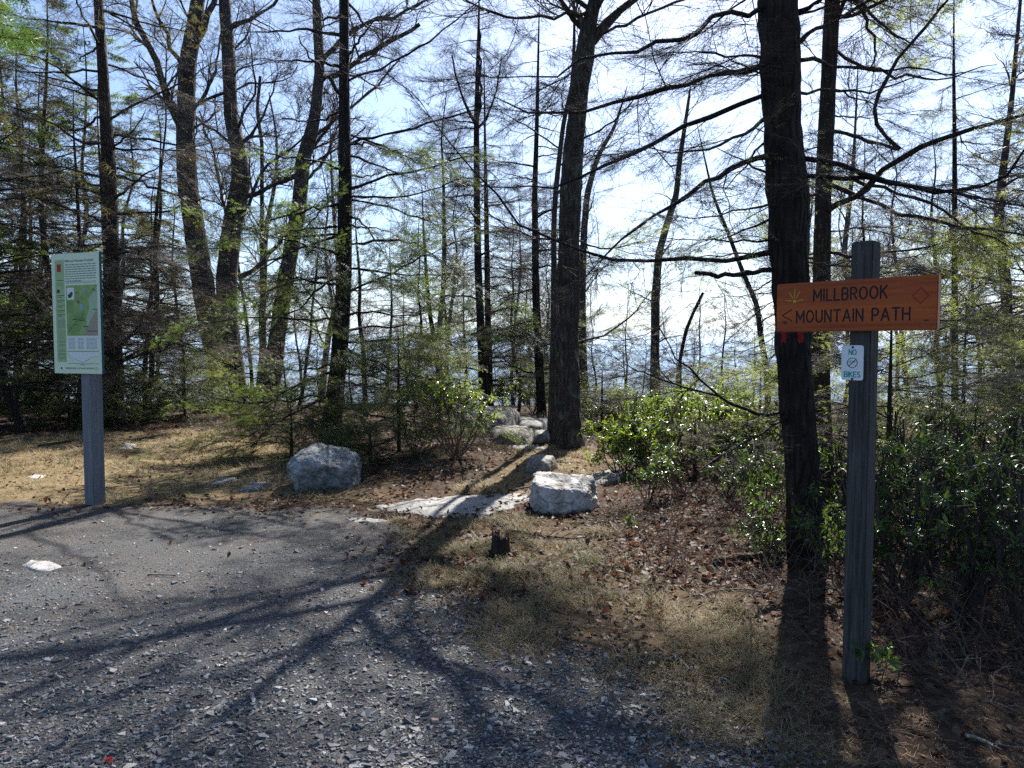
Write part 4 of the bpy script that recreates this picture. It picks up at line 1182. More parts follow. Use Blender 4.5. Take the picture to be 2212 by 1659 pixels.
# low leafless thicket along the lip of the drop
for i in range(22):
    px = 470 + 55 * i + rng.uniform(-20, 20); d = rng.uniform(18.5, 22.5)
    if 1190 < px < 1270: continue
    x = (px - 1106) / F * d
    place('hard' if i % 2 else 'dead', x, d, 'low leafless thicket bush along the lip of the drop', 'low leafless bushes along the drop', rng.uniform(0.16, 0.27), 'thicket_bush')
# two red paint blazes on the dark trunk
bpy.context.view_layer.update()
jt = [c for c in Jtree.children if c.name.startswith('trunk')][0]
M['blaze'] = plain('red_blaze_paint', (0.26, 0.008, 0.010), 0.7)
for bx0, bx1 in ((1688, 1699), (1723, 1736)):
    by0, by1 = 709, 740
    nx_, ny_ = 6, 9
    V = []
    for j in range(ny_):
        for i in range(nx_):
            px = bx0 + (bx1 - bx0) * i / (nx_ - 1) + 1.2 * math.sin(j * 1.7 + i); py = by0 + (by1 - by0) * j / (ny_ - 1) + 1.5 * math.sin(i * 2.1)
            r = nrm(ray(px, py))
            org = Vector(CAM - np.array(jt.matrix_world.translation))
            ok, loc, nn, _ = jt.ray_cast(org, Vector(r))
            p = np.array(loc) + np.array(jt.matrix_world.translation) if ok else CAM + r * 5.6
            V.append(p - r * 0.004)
    q = [[j * nx_ + i, j * nx_ + i + 1, (j + 1) * nx_ + i + 1, (j + 1) * nx_ + i] for j in range(ny_ - 1) for i in range(nx_ - 1)]
    mb = MB(); mb.add(V, np.array(q)[:, ::-1])
    mb.obj('paint_blaze', M['blaze'], Jtree, True, Jtree.location)

# ------------------------------------------------------------------ rocks
def rock_mat(name, dark, mid, light, moss=None, sc=7.0):
    m, nt, b = new_mat(name)
    v = coords(nt)
    n1 = noise(nt, sc, 7, 0.72, v, 0.3)
    n2 = noise(nt, sc * 5, 5, 0.75, v)
    c = ramp(nt, [(0.32, dark), (0.5, mid), (0.66, light)], n1.outputs['Fac'])
    c2 = mixc(nt, 0.18, c.outputs['Color'], ramp(nt, [(0.35, dark), (0.62, light)], n2.outputs['Fac']).outputs['Color'])
    st = noise(nt, 3.0, 5, 0.7, coords(nt, (1, 1, 4.5)))
    c2 = mixc(nt, math_node(nt, 'MULTIPLY', ramp(nt, [(0.56, (0, 0, 0)), (0.66, (1, 1, 1))], st.outputs['Fac']).outputs['Color'], 0.5), c2, dark)
    if moss:
        mm = noise(nt, 2.2, 6, 0.75, v)
        c2 = mixc(nt, math_node(nt, 'MULTIPLY', ramp(nt, [(0.46, (0, 0, 0)), (0.6, (1, 1, 1))], mm.outputs['Fac']).outputs['Color'], 0.6), c2, moss)
    nt.links.new(c2, b.inputs['Base Color'])
    b.inputs['Roughness'].default_value = 0.8
    b.inputs['Specular IOR Level'].default_value = 0.3
    vc = nt.nodes.new('ShaderNodeTexVoronoi'); vc.feature = 'DISTANCE_TO_EDGE'; vc.inputs['Scale'].default_value = 5.5
    wv_ = nt.nodes.new('ShaderNodeMix'); wv_.data_type = 'VECTOR'
    wv_.inputs[0].default_value = 0.12
    nt.links.new(v, wv_.inputs[4]); nt.links.new(noise(nt, 4, 4, 0.7, v).outputs['Color'], wv_.inputs[5])
    nt.links.new(wv_.outputs[1], vc.inputs['Vector'])
    crack = ramp(nt, [(0.0, (0, 0, 0)), (0.03, (1, 1, 1))], vc.outputs['Distance'])
    c3 = mixc(nt, math_node(nt, 'MULTIPLY', math_node(nt, 'SUBTRACT', 1.0, crack.outputs['Color']), 0.55), c2, tuple(x * 0.5 for x in dark))
    nt.links.new(c3, b.inputs['Base Color'])
    hh = math_node(nt, 'ADD', math_node(nt, 'ADD', n1.outputs['Fac'], math_node(nt, 'MULTIPLY', n2.outputs['Fac'], 0.35)), math_node(nt, 'MULTIPLY', crack.outputs['Color'], 0.6))
    bump(nt, b, hh, 0.55, 0.025)
    return m
M['quartz'] = rock_mat('white_quartz', (0.13, 0.115, 0.10), (0.38, 0.36, 0.34), (0.62, 0.60, 0.58), sc=5)
M['quartz_moss'] = rock_mat('white_quartz_stained', (0.05, 0.05, 0.05), (0.19, 0.195, 0.2), (0.50, 0.52, 0.54), moss=(0.035, 0.037, 0.02), sc=6)
M['ledge'] = rock_mat('grey_ledge_rock', (0.06, 0.056, 0.052), (0.17, 0.162, 0.15), (0.34, 0.325, 0.3))
M['slab'] = rock_mat('worn_slab', (0.11, 0.108, 0.103), (0.2, 0.196, 0.188), (0.31, 0.30, 0.29), sc=10)

def ico(n):
    import bmesh
    bm = bmesh.new(); bmesh.ops.create_icosphere(bm, subdivisions=n, radius=1)
    V = np.array([v.co[:] for v in bm.verts]); Fc = np.array([[v.index for v in f.verts] for f in bm.faces]); bm.free()
    return V, Fc
ICO5, ICO4 = ico(6), ico(4)

def rock(name, label, pos, size, planes, mat, seed, rotz=0, p=14, amp=0.05, cat='rock', fine=False, group=None, sink=0.12):
    D, Fc = ICO5 if fine else ICO4
    pl = np.array([[*nrm(n), d] for n, d in planes])
    k = np.maximum(D @ pl[:, :3].T, 1e-4) / pl[:, 3]
    r = (k ** p).sum(1) ** (-1.0 / p)
    V = D * r[:, None]
    w = nrm(np.array([0.5, 0.3, 1.0]))
    strat = 0.5 * vnoise(np.stack([V @ w * 9, V[:, 0] * 1.2, V[:, 1] * 1.2], -1), seed + 9)
    rid = 1 - 2 * np.abs(fbm(V * 2.6, 4, seed + 5))
    V = V * (1 + amp * (0.8 * fbm(V * 1.7, 3, seed) + 0.5 * rid + 0.45 * strat + 0.22 * fbm(V * 11, 3, seed + 2)))[:, None]
    lo, hi = V.min(0), V.max(0)
    V = (V - (lo + hi) / 2) / (hi - lo) * np.array(size)
    V[:, 2] += size[2] * (0.5 - sink)
    c, s = math.cos(rotz), math.sin(rotz)
    V = np.stack([V[:, 0] * c - V[:, 1] * s, V[:, 0] * s + V[:, 1] * c, V[:, 2]], -1)
    z = float(H(pos[0], pos[1]))
    mb = MB(); mb.add(V, Fc)
    o = mb.obj(name, M[mat], None, True)
    o.location = (pos[0], pos[1], z)
    return tag(o, label, cat, group)

BOX = [((1, 0, 0), 1), ((-1, 0, 0), 1), ((0, 1, 0), 1), ((0, -1, 0), 1), ((0, 0, 1), 1), ((0, 0, -1), 1)]
g = ground(682, 1064); d = g[1]
rock('boulder', 'big grey-white boulder with a flat sloping top at the foot of the dark hemlock', (g[0], d + 0.30), (pxw(163, d + .2), 0.56, pxw(92, d) / 0.90),
     [((-1, -0.15, -0.35), 0.95), ((1, -0.1, 0.12), 1.05), ((0.05, -1, -0.22), 0.75), ((0.33, -0.38, 1), 0.60), ((-0.75, -0.1, 0.8), 0.92), ((0, 1, 0.1), 1), ((0, 0, -1), 0.8), ((0.9, -0.6, 0.1), 1.02)], 'quartz_moss', 401, 0.05, 11, 0.085, 'boulder', True, sink=0.10)
g = ground(1222, 1112); d = g[1]
rock('boulder', 'white blocky boulder with a rounded right end beside the bare path slab', (g[0], d + 0.22), (pxw(160, d + .15), 0.46, pxw(74, d) / 0.86),
     [((-1, -0.15, 0.05), 1.0), ((1, -0.2, 0.15), 1.05), ((0.05, -1, 0.12), 0.75), ((0.10, -0.30, 1), 0.62), ((0.6, -0.4, 0.7), 0.93), ((0, 1, 0.1), 1), ((0, 0, -1), 0.8), ((-0.6, -0.8, 0.1), 0.98), ((0.6, -0.7, -0.2), 0.98)], 'quartz', 402, -0.05, 10, 0.085, 'boulder', True, sink=0.08)

def ledge(px0, px1, pyb, pyt, label, seed, mat='ledge', depth=0.8, name='ledge_rock', rot=0.0, lift=0.0):
    g = ground((px0 + px1) / 2, pyb)
    d = g[1] + depth * 0.4
    return rock(name, label, (g[0] * d / g[1], d), (pxw(px1 - px0, d), depth, pxw(pyb - pyt, g[1]) * 1.18 + lift),
                [((-1, -0.1, 0.3), 1.0), ((1, -0.3, 0.2), 1.0), ((0.1, -1, 0.1), 0.8), ((0.05, -0.12, 1), 0.6), ((0, 1, 0.3), 1), ((0, 0, -1), 0.7), ((0.5, -0.6, 0.6), 0.9), ((-0.6, -0.5, 0.6), 0.95)], mat, seed, rot, 12, 0.07)
ledge(960, 1132, 930, 884, 'flat-topped grey ledge rock, uppermost of the rocks behind the laurel', 411, depth=1.6)
ledge(1110, 1196, 944, 903, 'dark grey ledge rock wedged between the flat ledge and the slim trunk', 412, depth=1.3)
ledge(1052, 1158, 960, 924, 'rounded grey rock striped with shade in front of the ledge rocks', 413, depth=0.9)
ledge(1150, 1192, 958, 936, 'low tawny rock touching the foot of the slim trunk', 414, depth=0.5)
ledge(1134, 1204, 1020, 990, 'small wedge-shaped grey stone in the trunk shadow on the path', 415, depth=0.45, name='stone_block', rot=-0.2)
ledge(455, 505, 1050, 1042, 'low grey stone half sunk in grass, left of the big boulder', 416, depth=0.5, name='half_buried_stone')
ledge(525, 580, 1062, 1053, 'low dark stone touching the left side of the big boulder', 417, depth=0.5, name='half_buried_stone')

def flat_rock(outline, height, label, seed, mat='slab', name='rock_slab', cat='rock'):
    P = np.array([ground(px, py)[:2] for px, py in outline])
    c = P.mean(0)
    n = 72
    Q = np.vstack([P, P[:1]]); t = np.r_[0, np.cumsum(np.linalg.norm(np.diff(Q, axis=0), axis=1))]
    tt = np.linspace(0, t[-1], n, endpoint=False)
    ring = np.stack([np.interp(tt, t, Q[:, i]) for i in (0, 1)], -1)
    ring = ring + (ring - c) * (0.13 * fbm(np.c_[ring * 5, np.zeros(n)], 4, seed))[:, None]
    nr = 16
    V = []
    for i in range(nr):
        f = i / (nr - 1)
        s = 1.0 if i == 0 else 1.0 - 0.97 * ((i - 1) / (nr - 2)) ** 1.1 * 1.0
        p = c + (ring - c) * s
        prof = -0.03 if i == 0 else height * (1 - (s ** 3)) + 0.003
        z = H(p[:, 0], p[:, 1]) + prof + (0 if i == 0 else 1) * 0.014 * fbm(np.c_[p * 4, np.zeros(n)], 4, seed + 1) * min(1, (1 - s) * 8 + 0.2)
        V.append(np.c_[p, z])
    V = np.concatenate(V)
    k = np.arange(n); k2 = (k + 1) % n
    q = np.concatenate([np.stack([i * n + k, i * n + k2, (i + 1) * n + k2, (i + 1) * n + k], -1) for i in range(nr - 1)])
    o0 = (c[0], c[1], float(H(c[0], c[1])))
    mb = MB(); mb.add(V, q, np.arange((nr - 1) * n, nr * n)[None])
    return tag(mb.obj(name, M[mat], None, True, o0), label, cat)
flat_rock([(800, 1093), (850, 1084), (905, 1079), (960, 1074), (1050, 1069), (1150, 1068), (1150, 1084), (1100, 1100), (1062, 1112), (1000, 1121), (930, 1119), (880, 1111), (838, 1104)], 0.035, 'broad bare pale slab flush with the ground at the start of the path', 421)
flat_rock([(1266, 1038), (1290, 1022), (1330, 1016), (1366, 1022), (1340, 1036), (1300, 1046)], 0.05, 'pale rock slab behind the white blocky boulder at the edge of the laurel', 422, 'ledge')
flat_rock([(1086, 972), (1100, 965), (1145, 967), (1182, 968), (1178, 973), (1120, 975)], 0.03, 'flat pale stone lying in the grass in front of the rounded grey rock', 423)
flat_rock([(42, 1222), (62, 1214), (105, 1217), (147, 1226), (112, 1236), (72, 1234)], 0.02, 'flat white stone set flush in the gravel at the left edge', 424, 'quartz')
flat_rock([(58, 1029), (75, 1024), (104, 1027), (96, 1032), (70, 1034)], 0.02, 'small white stone in the sunny grass left of the map board', 425, 'quartz')
flat_rock([(254, 968), (272, 962), (294, 964), (284, 970), (262, 972)], 0.02, 'small pale stone in the grass right of the map board post', 426, 'quartz')
flat_rock([(740, 1125), (760, 1117), (800, 1121), (838, 1126), (800, 1131), (765, 1130)], 0.015, 'low pale rock crown showing through the gravel in front of the slab', 427)

# the pink stone on the gravel
g = ground(940, 1561)
tv, tf = chips[3]
M['pink'] = plain('pink_stone', (0.42, 0.27, 0.22), 0.7)
mb = MB(); mb.add(tv * np.array([0.028, 0.022, 0.03]), *tf)
o = mb.obj('stone', M['pink'], road_o); o.location = (g[0], g[1], g[2] + 0.006); o['label'] = 'knobbly pink stone among the grey ones'
# a scrap of red at the bottom edge
g = ground(233, 1652)
M['red_scrap'] = plain('red_scrap', (0.6, 0.03, 0.02), 0.5)
mb = MB(); V = np.array([[-.012, 0, .012], [.002, -.004, .004], [.016, .002, .012], [.012, .014, .02], [-.004, .016, .016]]); mb.add(V, np.array([[0, 1, 3, 4]]), np.array([[1, 2, 3]]))
mb.add(V - np.array([0, 0, 0.002]), np.array([[4, 3, 1, 0]]), np.array([[3, 2, 1]]))
tag(mb.obj('plastic_scrap', M['red_scrap'], None, False), 'tiny scrap of red plastic lying on the gravel', 'litter').location = (g[0], g[1], g[2] + 0.006)

# stump
g = ground(1080, 1203)
e = thing('tree_stump', 'small rotten stump sticking up from the thin grass', 'stump', (g[0], g[1] + 0.06, float(H(g[0], g[1]))))
M['rot'] = bark('rotten_wood', (0.04, 0.02, 0.012), (0.12, 0.055, 0.03), (0.24, 0.12, 0.06), sc=25, stretch=0.3)
n, K = 20, 7
V = []
ang = np.arange(n) * 2 * math.pi / n
jag = np.random.default_rng(5).uniform(-0.018, 0.022, n) + 0.022 * np.cos(ang - 2.2)
for k in range(K):
    f = k / (K - 1)
    r = 0.062 * (1 + 0.45 * (1 - f) ** 3) * (1 + 0.16 * np.sin(3 * ang + 1) + 0.1 * np.sin(7 * ang))
    V.append(np.stack([np.cos(ang) * r, np.sin(ang) * r, np.full(n, -0.03 + 0.19 * f) + f * jag], -1))
V.append(np.stack([np.cos(ang) * 0.038, np.sin(ang) * 0.038, np.full(n, 0.12)], -1))
V = np.concatenate(V); k = np.arange(n); k2 = (k + 1) % n
mb = MB(); mb.add(V, np.concatenate([np.stack([i * n + k, i * n + k2, (i + 1) * n + k2, (i + 1) * n + k], -1) for i in range(K)]), (K * n + np.arange(n))[None])
mb.obj('trunk', M['bark_brown'], e, True)
mb = MB(); rngs = np.random.default_rng(6)
nn = 150; a = rngs.uniform(0, 6.28, nn); rr_ = rngs.uniform(0.05, 0.15, nn)
V, Fs = scatter(chips[0][0], chips[0][1], np.stack([np.cos(a) * rr_ + 0.02, np.sin(a) * rr_ - 0.03, rngs.uniform(0, 0.03, nn)], -1), rngs.normal(size=(nn, 3)), rngs.normal(size=(nn, 3)), np.stack([rngs.uniform(0.008, 0.02, nn), rngs.uniform(0.004, 0.009, nn), np.full(nn, 0.006)], -1))
mb.add(V, *Fs); mb.obj('wood_crumbs', M['rot'], e, kind='stuff')

# sticks
def stick(label, pts, r, mat, seed, forks=0, lift=0.015):
    rng = np.random.default_rng(seed)
    W = np.array([[*(ground(px, py)[:2]), lift] for px, py in pts])
    W[:, 2] = H(W[:, 0], W[:, 1]) + lift
    q = resample(np.c_[W, np.linspace(r, r * 0.45, len(W))], 9)
    q[:, :3] += rng.normal(size=(9, 3)) * np.linalg.norm(W[-1] - W[0]) * 0.012 * np.array([1, 1, 0.4])
    mb = MB(); V, f = tubes(q[None, :, :3], q[None, :, 3], 7); mb.add(V, f)
    if forks:
        P, Rr = spawn(rng, q[None, :, :3], q[None, :, 3], forks, 0.3, 0.9, (0.1, 0.25), (30, 60), K=4, up=0.02, rmin=0.002)
        V, f = tubes(P, Rr, 5); mb.add(V, f)
    return tag(mb.obj('fallen_stick', M[mat], None, True, tuple(W[0])), label, 'stick')
M['driftwood'] = bark('bleached_wood', (0.22, 0.19, 0.15), (0.42, 0.37, 0.31), (0.6, 0.54, 0.46), sc=30)
stick('pale bleached stick lying at the edge of the grass and gravel', [(1453, 1421), (1470, 1432), (1490, 1452)], 0.011, 'driftwood', 1)
stick('short dark twig lying on the gravel below the flat hemlock shade', [(318, 1247), (350, 1246), (381, 1248)], 0.006, 'twig_dark', 2)
stick('forked brown twig on the gravel near the bottom edge', [(1085, 1610), (1105, 1600), (1135, 1592)], 0.004, 'twig', 3, 2)
stick('dark rotting log under the brush left of the blazed trunk', [(1540, 1222), (1620, 1210), (1700, 1200)], 0.04, 'bark_brown', 4, 3, 0.03)
stick('long dark fallen branch in the leaves behind the stump', [(1105, 1150), (1150, 1160), (1230, 1168), (1310, 1160)], 0.012, 'bark_dark', 5, 6)
stick('curved pale root against the base of the white blocky boulder', [(1240, 1116), (1270, 1124), (1310, 1128), (1335, 1150)], 0.016, 'twig', 6, 3)
stick('pale split branch lying in the shade at the bottom right corner', [(2085, 1595), (2120, 1605), (2165, 1628)], 0.009, 'driftwood', 7, 2)
stick('thin bare fallen branch in the leaves right of the grass patch', [(1500, 1290), (1600, 1275), (1690, 1290)], 0.008, 'twig', 8, 6)
stick('short dark stick by the left end of the white blocky boulder', [(1100, 1064), (1125, 1058), (1145, 1055)], 0.018, 'bark_dark', 9, 1)
stick('dark fallen branch half hidden in the leaves behind the map board', [(90, 965), (180, 950), (270, 957), (360, 940)], 0.03, 'bark_dark', 10, 5)

# ------------------------------------------------------------------ shrubs
LV = np.array([[0, 0, 0], [0.35, -0.16, 0.05], [0.35, 0, 0], [0.35, 0.16, 0.05], [0.72, -0.13, 0.0], [0.72, 0, -0.05], [0.72, 0.13, 0.0], [1, 0, -0.14]])
LVF = [np.array([[0, 1, 2], [0, 2, 3], [4, 7, 5], [5, 7, 6]]), np.array([[1, 4, 5, 2], [2, 5, 6, 3]])]
lq = [0.1, 0.3, 0.45, 0.6, 0.75, 0.9]
LEAFPART = {}; SHARED = {}; SHARED_SIZE = {}
def leaf_part_mesh(mat, i):
    if (mat, i) not in LEAFPART:
        q = MB(); q.add(LV, *LVF, rnd=lq[i]); LEAFPART[(mat, i)] = q.mesh('leaf', M[mat])
    return LEAFPART[(mat, i)]

def laurel(label, base, height, spread, n_stem, n_tip, seed, mat='laurel', parts=False, leaf=(0.05, 0.085), low=0.35, group='evergreen laurel bushes', name='laurel_bush', per=7, stem_m='twig_dark', share=None):
    rng = np.random.default_rng(seed)
    x, y = base
    z = float(H(x, y))
    e = thing(name, label, 'bush', (x, y, z), group=group)
    if share is not None and share in SHARED:
        for c in SHARED[share].children: child_copy(c, e)
        h0, s0 = SHARED_SIZE[share]
        e.rotation_euler = (0, 0, rng.uniform(0, 6.28)); e.scale = (spread / s0, spread / s0, height / h0)
        return e
    if share is not None:
        SHARED[share] = e; SHARED_SIZE[share] = (height, spread)
    az = rng.uniform(0, 6.283, n_stem)
    out = rng.uniform(0.25, 1.0, n_stem) * spread * 0.8
    K = 7
    P = np.empty((n_stem, K, 3))
    for j in range(K):
        f = j / (K - 1)
        P[:, j, 0] = np.cos(az) * out * f ** 0.8; P[:, j, 1] = np.sin(az) * out * f ** 0.8
        P[:, j, 2] = -0.03 + height * f * rng.uniform(0.78, 0.95, n_stem) * (1 - 0.25 * (out / spread) ** 2)
        P[:, j] += rng.normal(size=(n_stem, 3)) * 0.035 * height * min(1, f * 3)
    Rr = rng.uniform(0.009, 0.017, n_stem)[:, None] * min(1.3, height) * np.linspace(1, 0.4, K)[None]
    P2, R2 = spawn(rng, P, Rr, n_stem * 6, low, 1.0, (0.2 * height, 0.45 * height), (20, 55), up=0.12, wander=0.15, K=4, rr=0.65, rmin=0.003, taper=0.5)
    P3, R3 = spawn(rng, P2, R2, max(n_tip, 4), 0.3, 1.0, (0.08 * height, 0.24 * height), (20, 60), up=0.12, wander=0.2, K=3, rr=0.6, rmin=0.002, taper=0.3)
    mb = MB()
    for a, b_, s in ((P, Rr, 6), (P2, R2, 4), (P3, R3, 3)):
        V, f = tubes(a, b_, s); mb.add(V, f)
    mb.obj('stems', M[stem_m], e, True)
    tip = P3[:, -1]; dirn = nrm(P3[:, -1] - P3[:, -2])
    n = len(tip) * per
    i = np.repeat(np.arange(len(tip)), per)
    a = rng.uniform(0, 6.283, n)
    ref = nrm(np.cross(dirn, rng.normal(size=dirn.shape)))
    u = ref[i]; v = np.cross(dirn[i], u)
    rad = u * np.cos(a)[:, None] + v * np.sin(a)[:, None]
    X = nrm(rad + dirn[i] * rng.uniform(-0.2, 0.9, n)[:, None] + np.array([0, 0, -0.15]))
    N = nrm(dirn[i] * 1.0 + np.array([0, 0, 0.8]) + rng.normal(size=(n, 3)) * 0.35)
    pos = tip[i] - dirn[i] * rng.uniform(0, 0.05, n)[:, None]
    sc = rng.uniform(leaf[0], leaf[1], n)
    ra = rng.uniform(0, 1, n) ** 0.9
    near = np.zeros(n, bool)
    if parts:
        dist = np.linalg.norm(pos + np.array([x, y, z]) - CAM, axis=1)
        near[np.argsort(dist / sc)[:300]] = True
        for k_, j in enumerate(np.where(near)[0]):
            o = bpy.data.objects.new('leaf', leaf_part_mesh(mat, int(ra[j] * 5.99)))
            COL.objects.link(o); o.parent = e
            xx = X[j]; yy = nrm(np.cross(N[j], xx)); zz = np.cross(xx, yy)
            Mx = Matrix(((xx[0], yy[0], zz[0], 0), (xx[1], yy[1], zz[1], 0), (xx[2], yy[2], zz[2], 0), (0, 0, 0, 1)))
            o.matrix_basis = Matrix.Translation(Vector(pos[j])) @ Mx @ Matrix.Scale(sc[j], 4)
    s = ~near
    if s.any():
        V, Fs = scatter(LV, LVF, pos[s], X[s], N[s], sc[s])
        mb = MB(); mb.add(V, *Fs, rnd=np.repeat(ra[s], len(LV))); mb.obj('leaves', M[mat], e, kind='stuff')
    return e

def at_px(px, py):
    g = ground(px, py); return (g[0], g[1])
# the bright laurel patch right of the path
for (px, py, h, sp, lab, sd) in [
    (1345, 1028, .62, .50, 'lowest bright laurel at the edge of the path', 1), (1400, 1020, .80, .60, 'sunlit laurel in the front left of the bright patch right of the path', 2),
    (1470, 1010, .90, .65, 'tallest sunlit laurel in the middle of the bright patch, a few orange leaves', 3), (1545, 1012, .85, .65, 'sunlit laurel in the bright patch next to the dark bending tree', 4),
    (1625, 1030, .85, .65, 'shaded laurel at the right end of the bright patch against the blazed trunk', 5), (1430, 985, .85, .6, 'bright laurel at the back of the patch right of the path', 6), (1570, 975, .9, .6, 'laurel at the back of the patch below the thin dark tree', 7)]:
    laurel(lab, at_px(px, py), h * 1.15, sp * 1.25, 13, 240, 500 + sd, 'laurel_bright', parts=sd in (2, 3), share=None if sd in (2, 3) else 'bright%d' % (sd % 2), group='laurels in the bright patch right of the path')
# darker, leggier laurels in front of the bright patch and around the foot of the blazed trunk
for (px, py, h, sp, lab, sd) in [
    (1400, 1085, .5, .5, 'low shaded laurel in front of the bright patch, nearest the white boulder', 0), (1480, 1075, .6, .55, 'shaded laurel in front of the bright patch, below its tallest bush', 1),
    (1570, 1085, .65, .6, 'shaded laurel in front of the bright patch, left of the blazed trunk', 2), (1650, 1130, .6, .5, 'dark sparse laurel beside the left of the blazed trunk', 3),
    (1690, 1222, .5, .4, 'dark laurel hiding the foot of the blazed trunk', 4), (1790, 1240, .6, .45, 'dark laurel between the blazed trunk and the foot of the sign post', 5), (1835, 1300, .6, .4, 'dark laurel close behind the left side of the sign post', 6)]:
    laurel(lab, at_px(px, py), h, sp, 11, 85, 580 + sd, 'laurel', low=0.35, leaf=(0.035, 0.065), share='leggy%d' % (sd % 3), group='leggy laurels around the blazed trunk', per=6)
# the dark mass right of the sign post
for (px, py, h, sp, lab, sd, np_) in [
    (1952, 1300, 1.05, .55, 'dark glossy laurel standing right behind the sign post', 1, 1), (2085, 1330, 1.1, .6, 'dark glossy laurel in front of the thicket, midway between sign post and right edge', 2, 1),
    (2220, 1380, 1.15, .6, 'large dark laurel cut by the right edge of the picture', 3, 1), (1890, 1180, .95, .55, 'shaded laurel showing left and right of the sign post', 4, 0),
    (2000, 1180, 1.15, .65, 'laurel in the second row below the name board', 5, 0), (2120, 1190, 1.2, .7, 'laurel in the second row of the thicket near the right edge', 6, 0),
    (2240, 1190, 1.2, .7, 'tall laurel in the second row at the right edge', 7, 0), (1960, 1085, 1.2, .7, 'laurel in the back row beneath the hanging hemlock sprays', 8, 0),
    (2100, 1080, 1.2, .8, 'laurel in the back row of the thicket', 9, 0), (2220, 1070, 1.3, .8, 'laurel at the back of the thicket by the far right edge', 10, 0), (1830, 1090, .9, .6, 'laurel between the blazed trunk and the sign post', 11, 0),
    (2330, 1250, 1.3, .7, 'laurel filling the thicket beyond the right edge', 12, 0)]:
    laurel(lab, at_px(px, py), h, sp, 13, 130 if np_ else 130, 520 + sd, 'laurel', parts=bool(np_), share=None if np_ else 'dark%d' % (sd % 3), low=0.12, leaf=(0.034, 0.066), group='laurels in the dark thicket right of the sign post')
laurel('small laurel sprig with a few leaves at the foot of the sign post', at_px(1900, 1478), .28, .14, 3, 9, 541, 'laurel', True, leaf=(0.05, 0.08), per=5, group=None, name='laurel_sprig')
laurel('low laurel sprig in the leaves between the blazed trunk and the brush', at_px(1640, 1215), .3, .2, 4, 18, 542, 'laurel', leaf=(0.04, 0.07), per=5, group=None, name='laurel_sprig')
laurel('single laurel seedling in the leaves right of the white blocky boulder', at_px(1370, 1150), .22, .15, 3, 10, 543, 'laurel', leaf=(0.04, 0.07), per=5, group=None, name='laurel_sprig')
# laurels between the boulders, bare-legged
laurel('bare-legged laurel leafy only at the top, in front of the ledge rocks', at_px(985, 992), 1.0, .75, 14, 150, 551, 'laurel_bright', parts=True, low=0.6, per=6, group=None, stem_m='twig_red')
laurel('tall laurel leaning over the flat-topped ledge rock', at_px(1095, 905), .95, .55, 9, 120, 552, 'laurel_bright', low=0.45, group=None)
laurel('small leaning laurel between the bare-legged laurel and the left boulder', at_px(900, 985), .7, .5, 9, 60, 553, 'laurel', low=0.6, per=5, group=None, stem_m='twig_red')
laurel('dark laurel behind the ledge rocks at the foot of the bushy conifer', at_px(1150, 892), .9, .6, 9, 130, 554, 'laurel', low=0.3, group=None)
for i, (px, py, h) in enumerate([(-30, 915, .8), (50, 912, .75), (120, 905, .7), (190, 902, .8), (310, 893, .75), (375, 888, .8), (440, 885, .7), (560, 880, .7), (630, 878, .6), (80, 890, .95), (-10, 895, 1.0), (1260, 900, .7), (1300, 925, .6), (1330, 900, .8)]):
    laurel('low laurel in the sunlit undergrowth along the edge of the drop', at_px(px, py), h, .8, 9, 130, 560 + i, 'laurel_bright' if i % 2 else 'laurel', low=0.2, group='low laurels along the edge of the drop', leaf=(0.06, 0.10), per=6, share='low%d' % (i % 3 + (i % 2) * 3))

# young hemlocks with drooping sprays
SAP = dict(l2=(13, (0.15, 0.5), (35, 65), -0.01, 0.85, 0.1), l3=(4, (0.06, 0.2), (30, 60), 0.0, 0.6, 0.15), l4=(1, (0.05, 0.1), (30, 60), 0, 0, 0.2))
def sapling(label, px, py, h, length, nl, ns, seed, kind='green', lean=(0, 0), size=(0.4, 0.9), explicit=(), elev=(-5, 30), bare=None, low=0.12):
    x, y = at_px(px, py); z = float(H(x, y))
    t = np.array([[x, y, z - 0.05, 0.03], [x + lean[0] * .3, y + lean[1] * .3, z + h * .35, 0.024], [x + lean[0] * .7, y + lean[1] * .7, z + h * .7, 0.015], [x + lean[0], y + lean[1], z + h, 0.006]])
    return tree('young_hemlock', label, [t], seed, CONIF, explicit, [dict(n=nl, z0=z + low, z1=z + h * 0.97, length=length, elev=elev, sag=0.05, up=-0.01, rmax=0.013)], bark_m='bark_brown', cat='young tree', sides=8, flare=0.1,
                sprays=dict(n=ns, kind=bare or 'bare_light', size=size, leafy=lambda p: np.random.default_rng(seed).uniform(0, 1, len(p)) < 0.85, leaf_kind=kind, droop=-0.12, t0=0.1))
sapling('feathery young hemlock with pale sprays beside the dark hemlock trunk', 862, 975, 1.7, (0.9, 1.7), 26, 210, 601, 'pale', low=0.5, elev=(-6, 20), size=(0.4, 0.85))
sapling('low spreading young hemlock under the dark hemlock, left side', 630, 985, .8, (0.6, 1.4), 14, 90, 602)
sapling('low dark young hemlock on the leafy bank right of the left boulder', 800, 1010, .6, (0.5, 1.0), 12, 70, 603, size=(0.3, 0.6))
sapling('young hemlock reaching its curved stem past the post below the name board', 1915, 1130, 1.9, (0.9, 1.7), 30, 220, 605, 'sparse', size=(0.3, 0.75))
sapling('pale young hemlock in the thicket beyond the right end of the name board', 2075, 1060, 2.1, (1.0, 1.8), 32, 240, 606, 'pale', size=(0.35, 0.8))
sapling('wide young hemlock at the right edge above the dark laurels', 2215, 1090, 2.2, (1.0, 1.8), 32, 240, 607, 'sparse', size=(0.35, 0.8))
sapling('wispy young hemlock in the bright laurel patch', 1500, 1040, .75, (0.5, 1.1), 18, 110, 608, 'sparse', size=(0.3, 0.6))
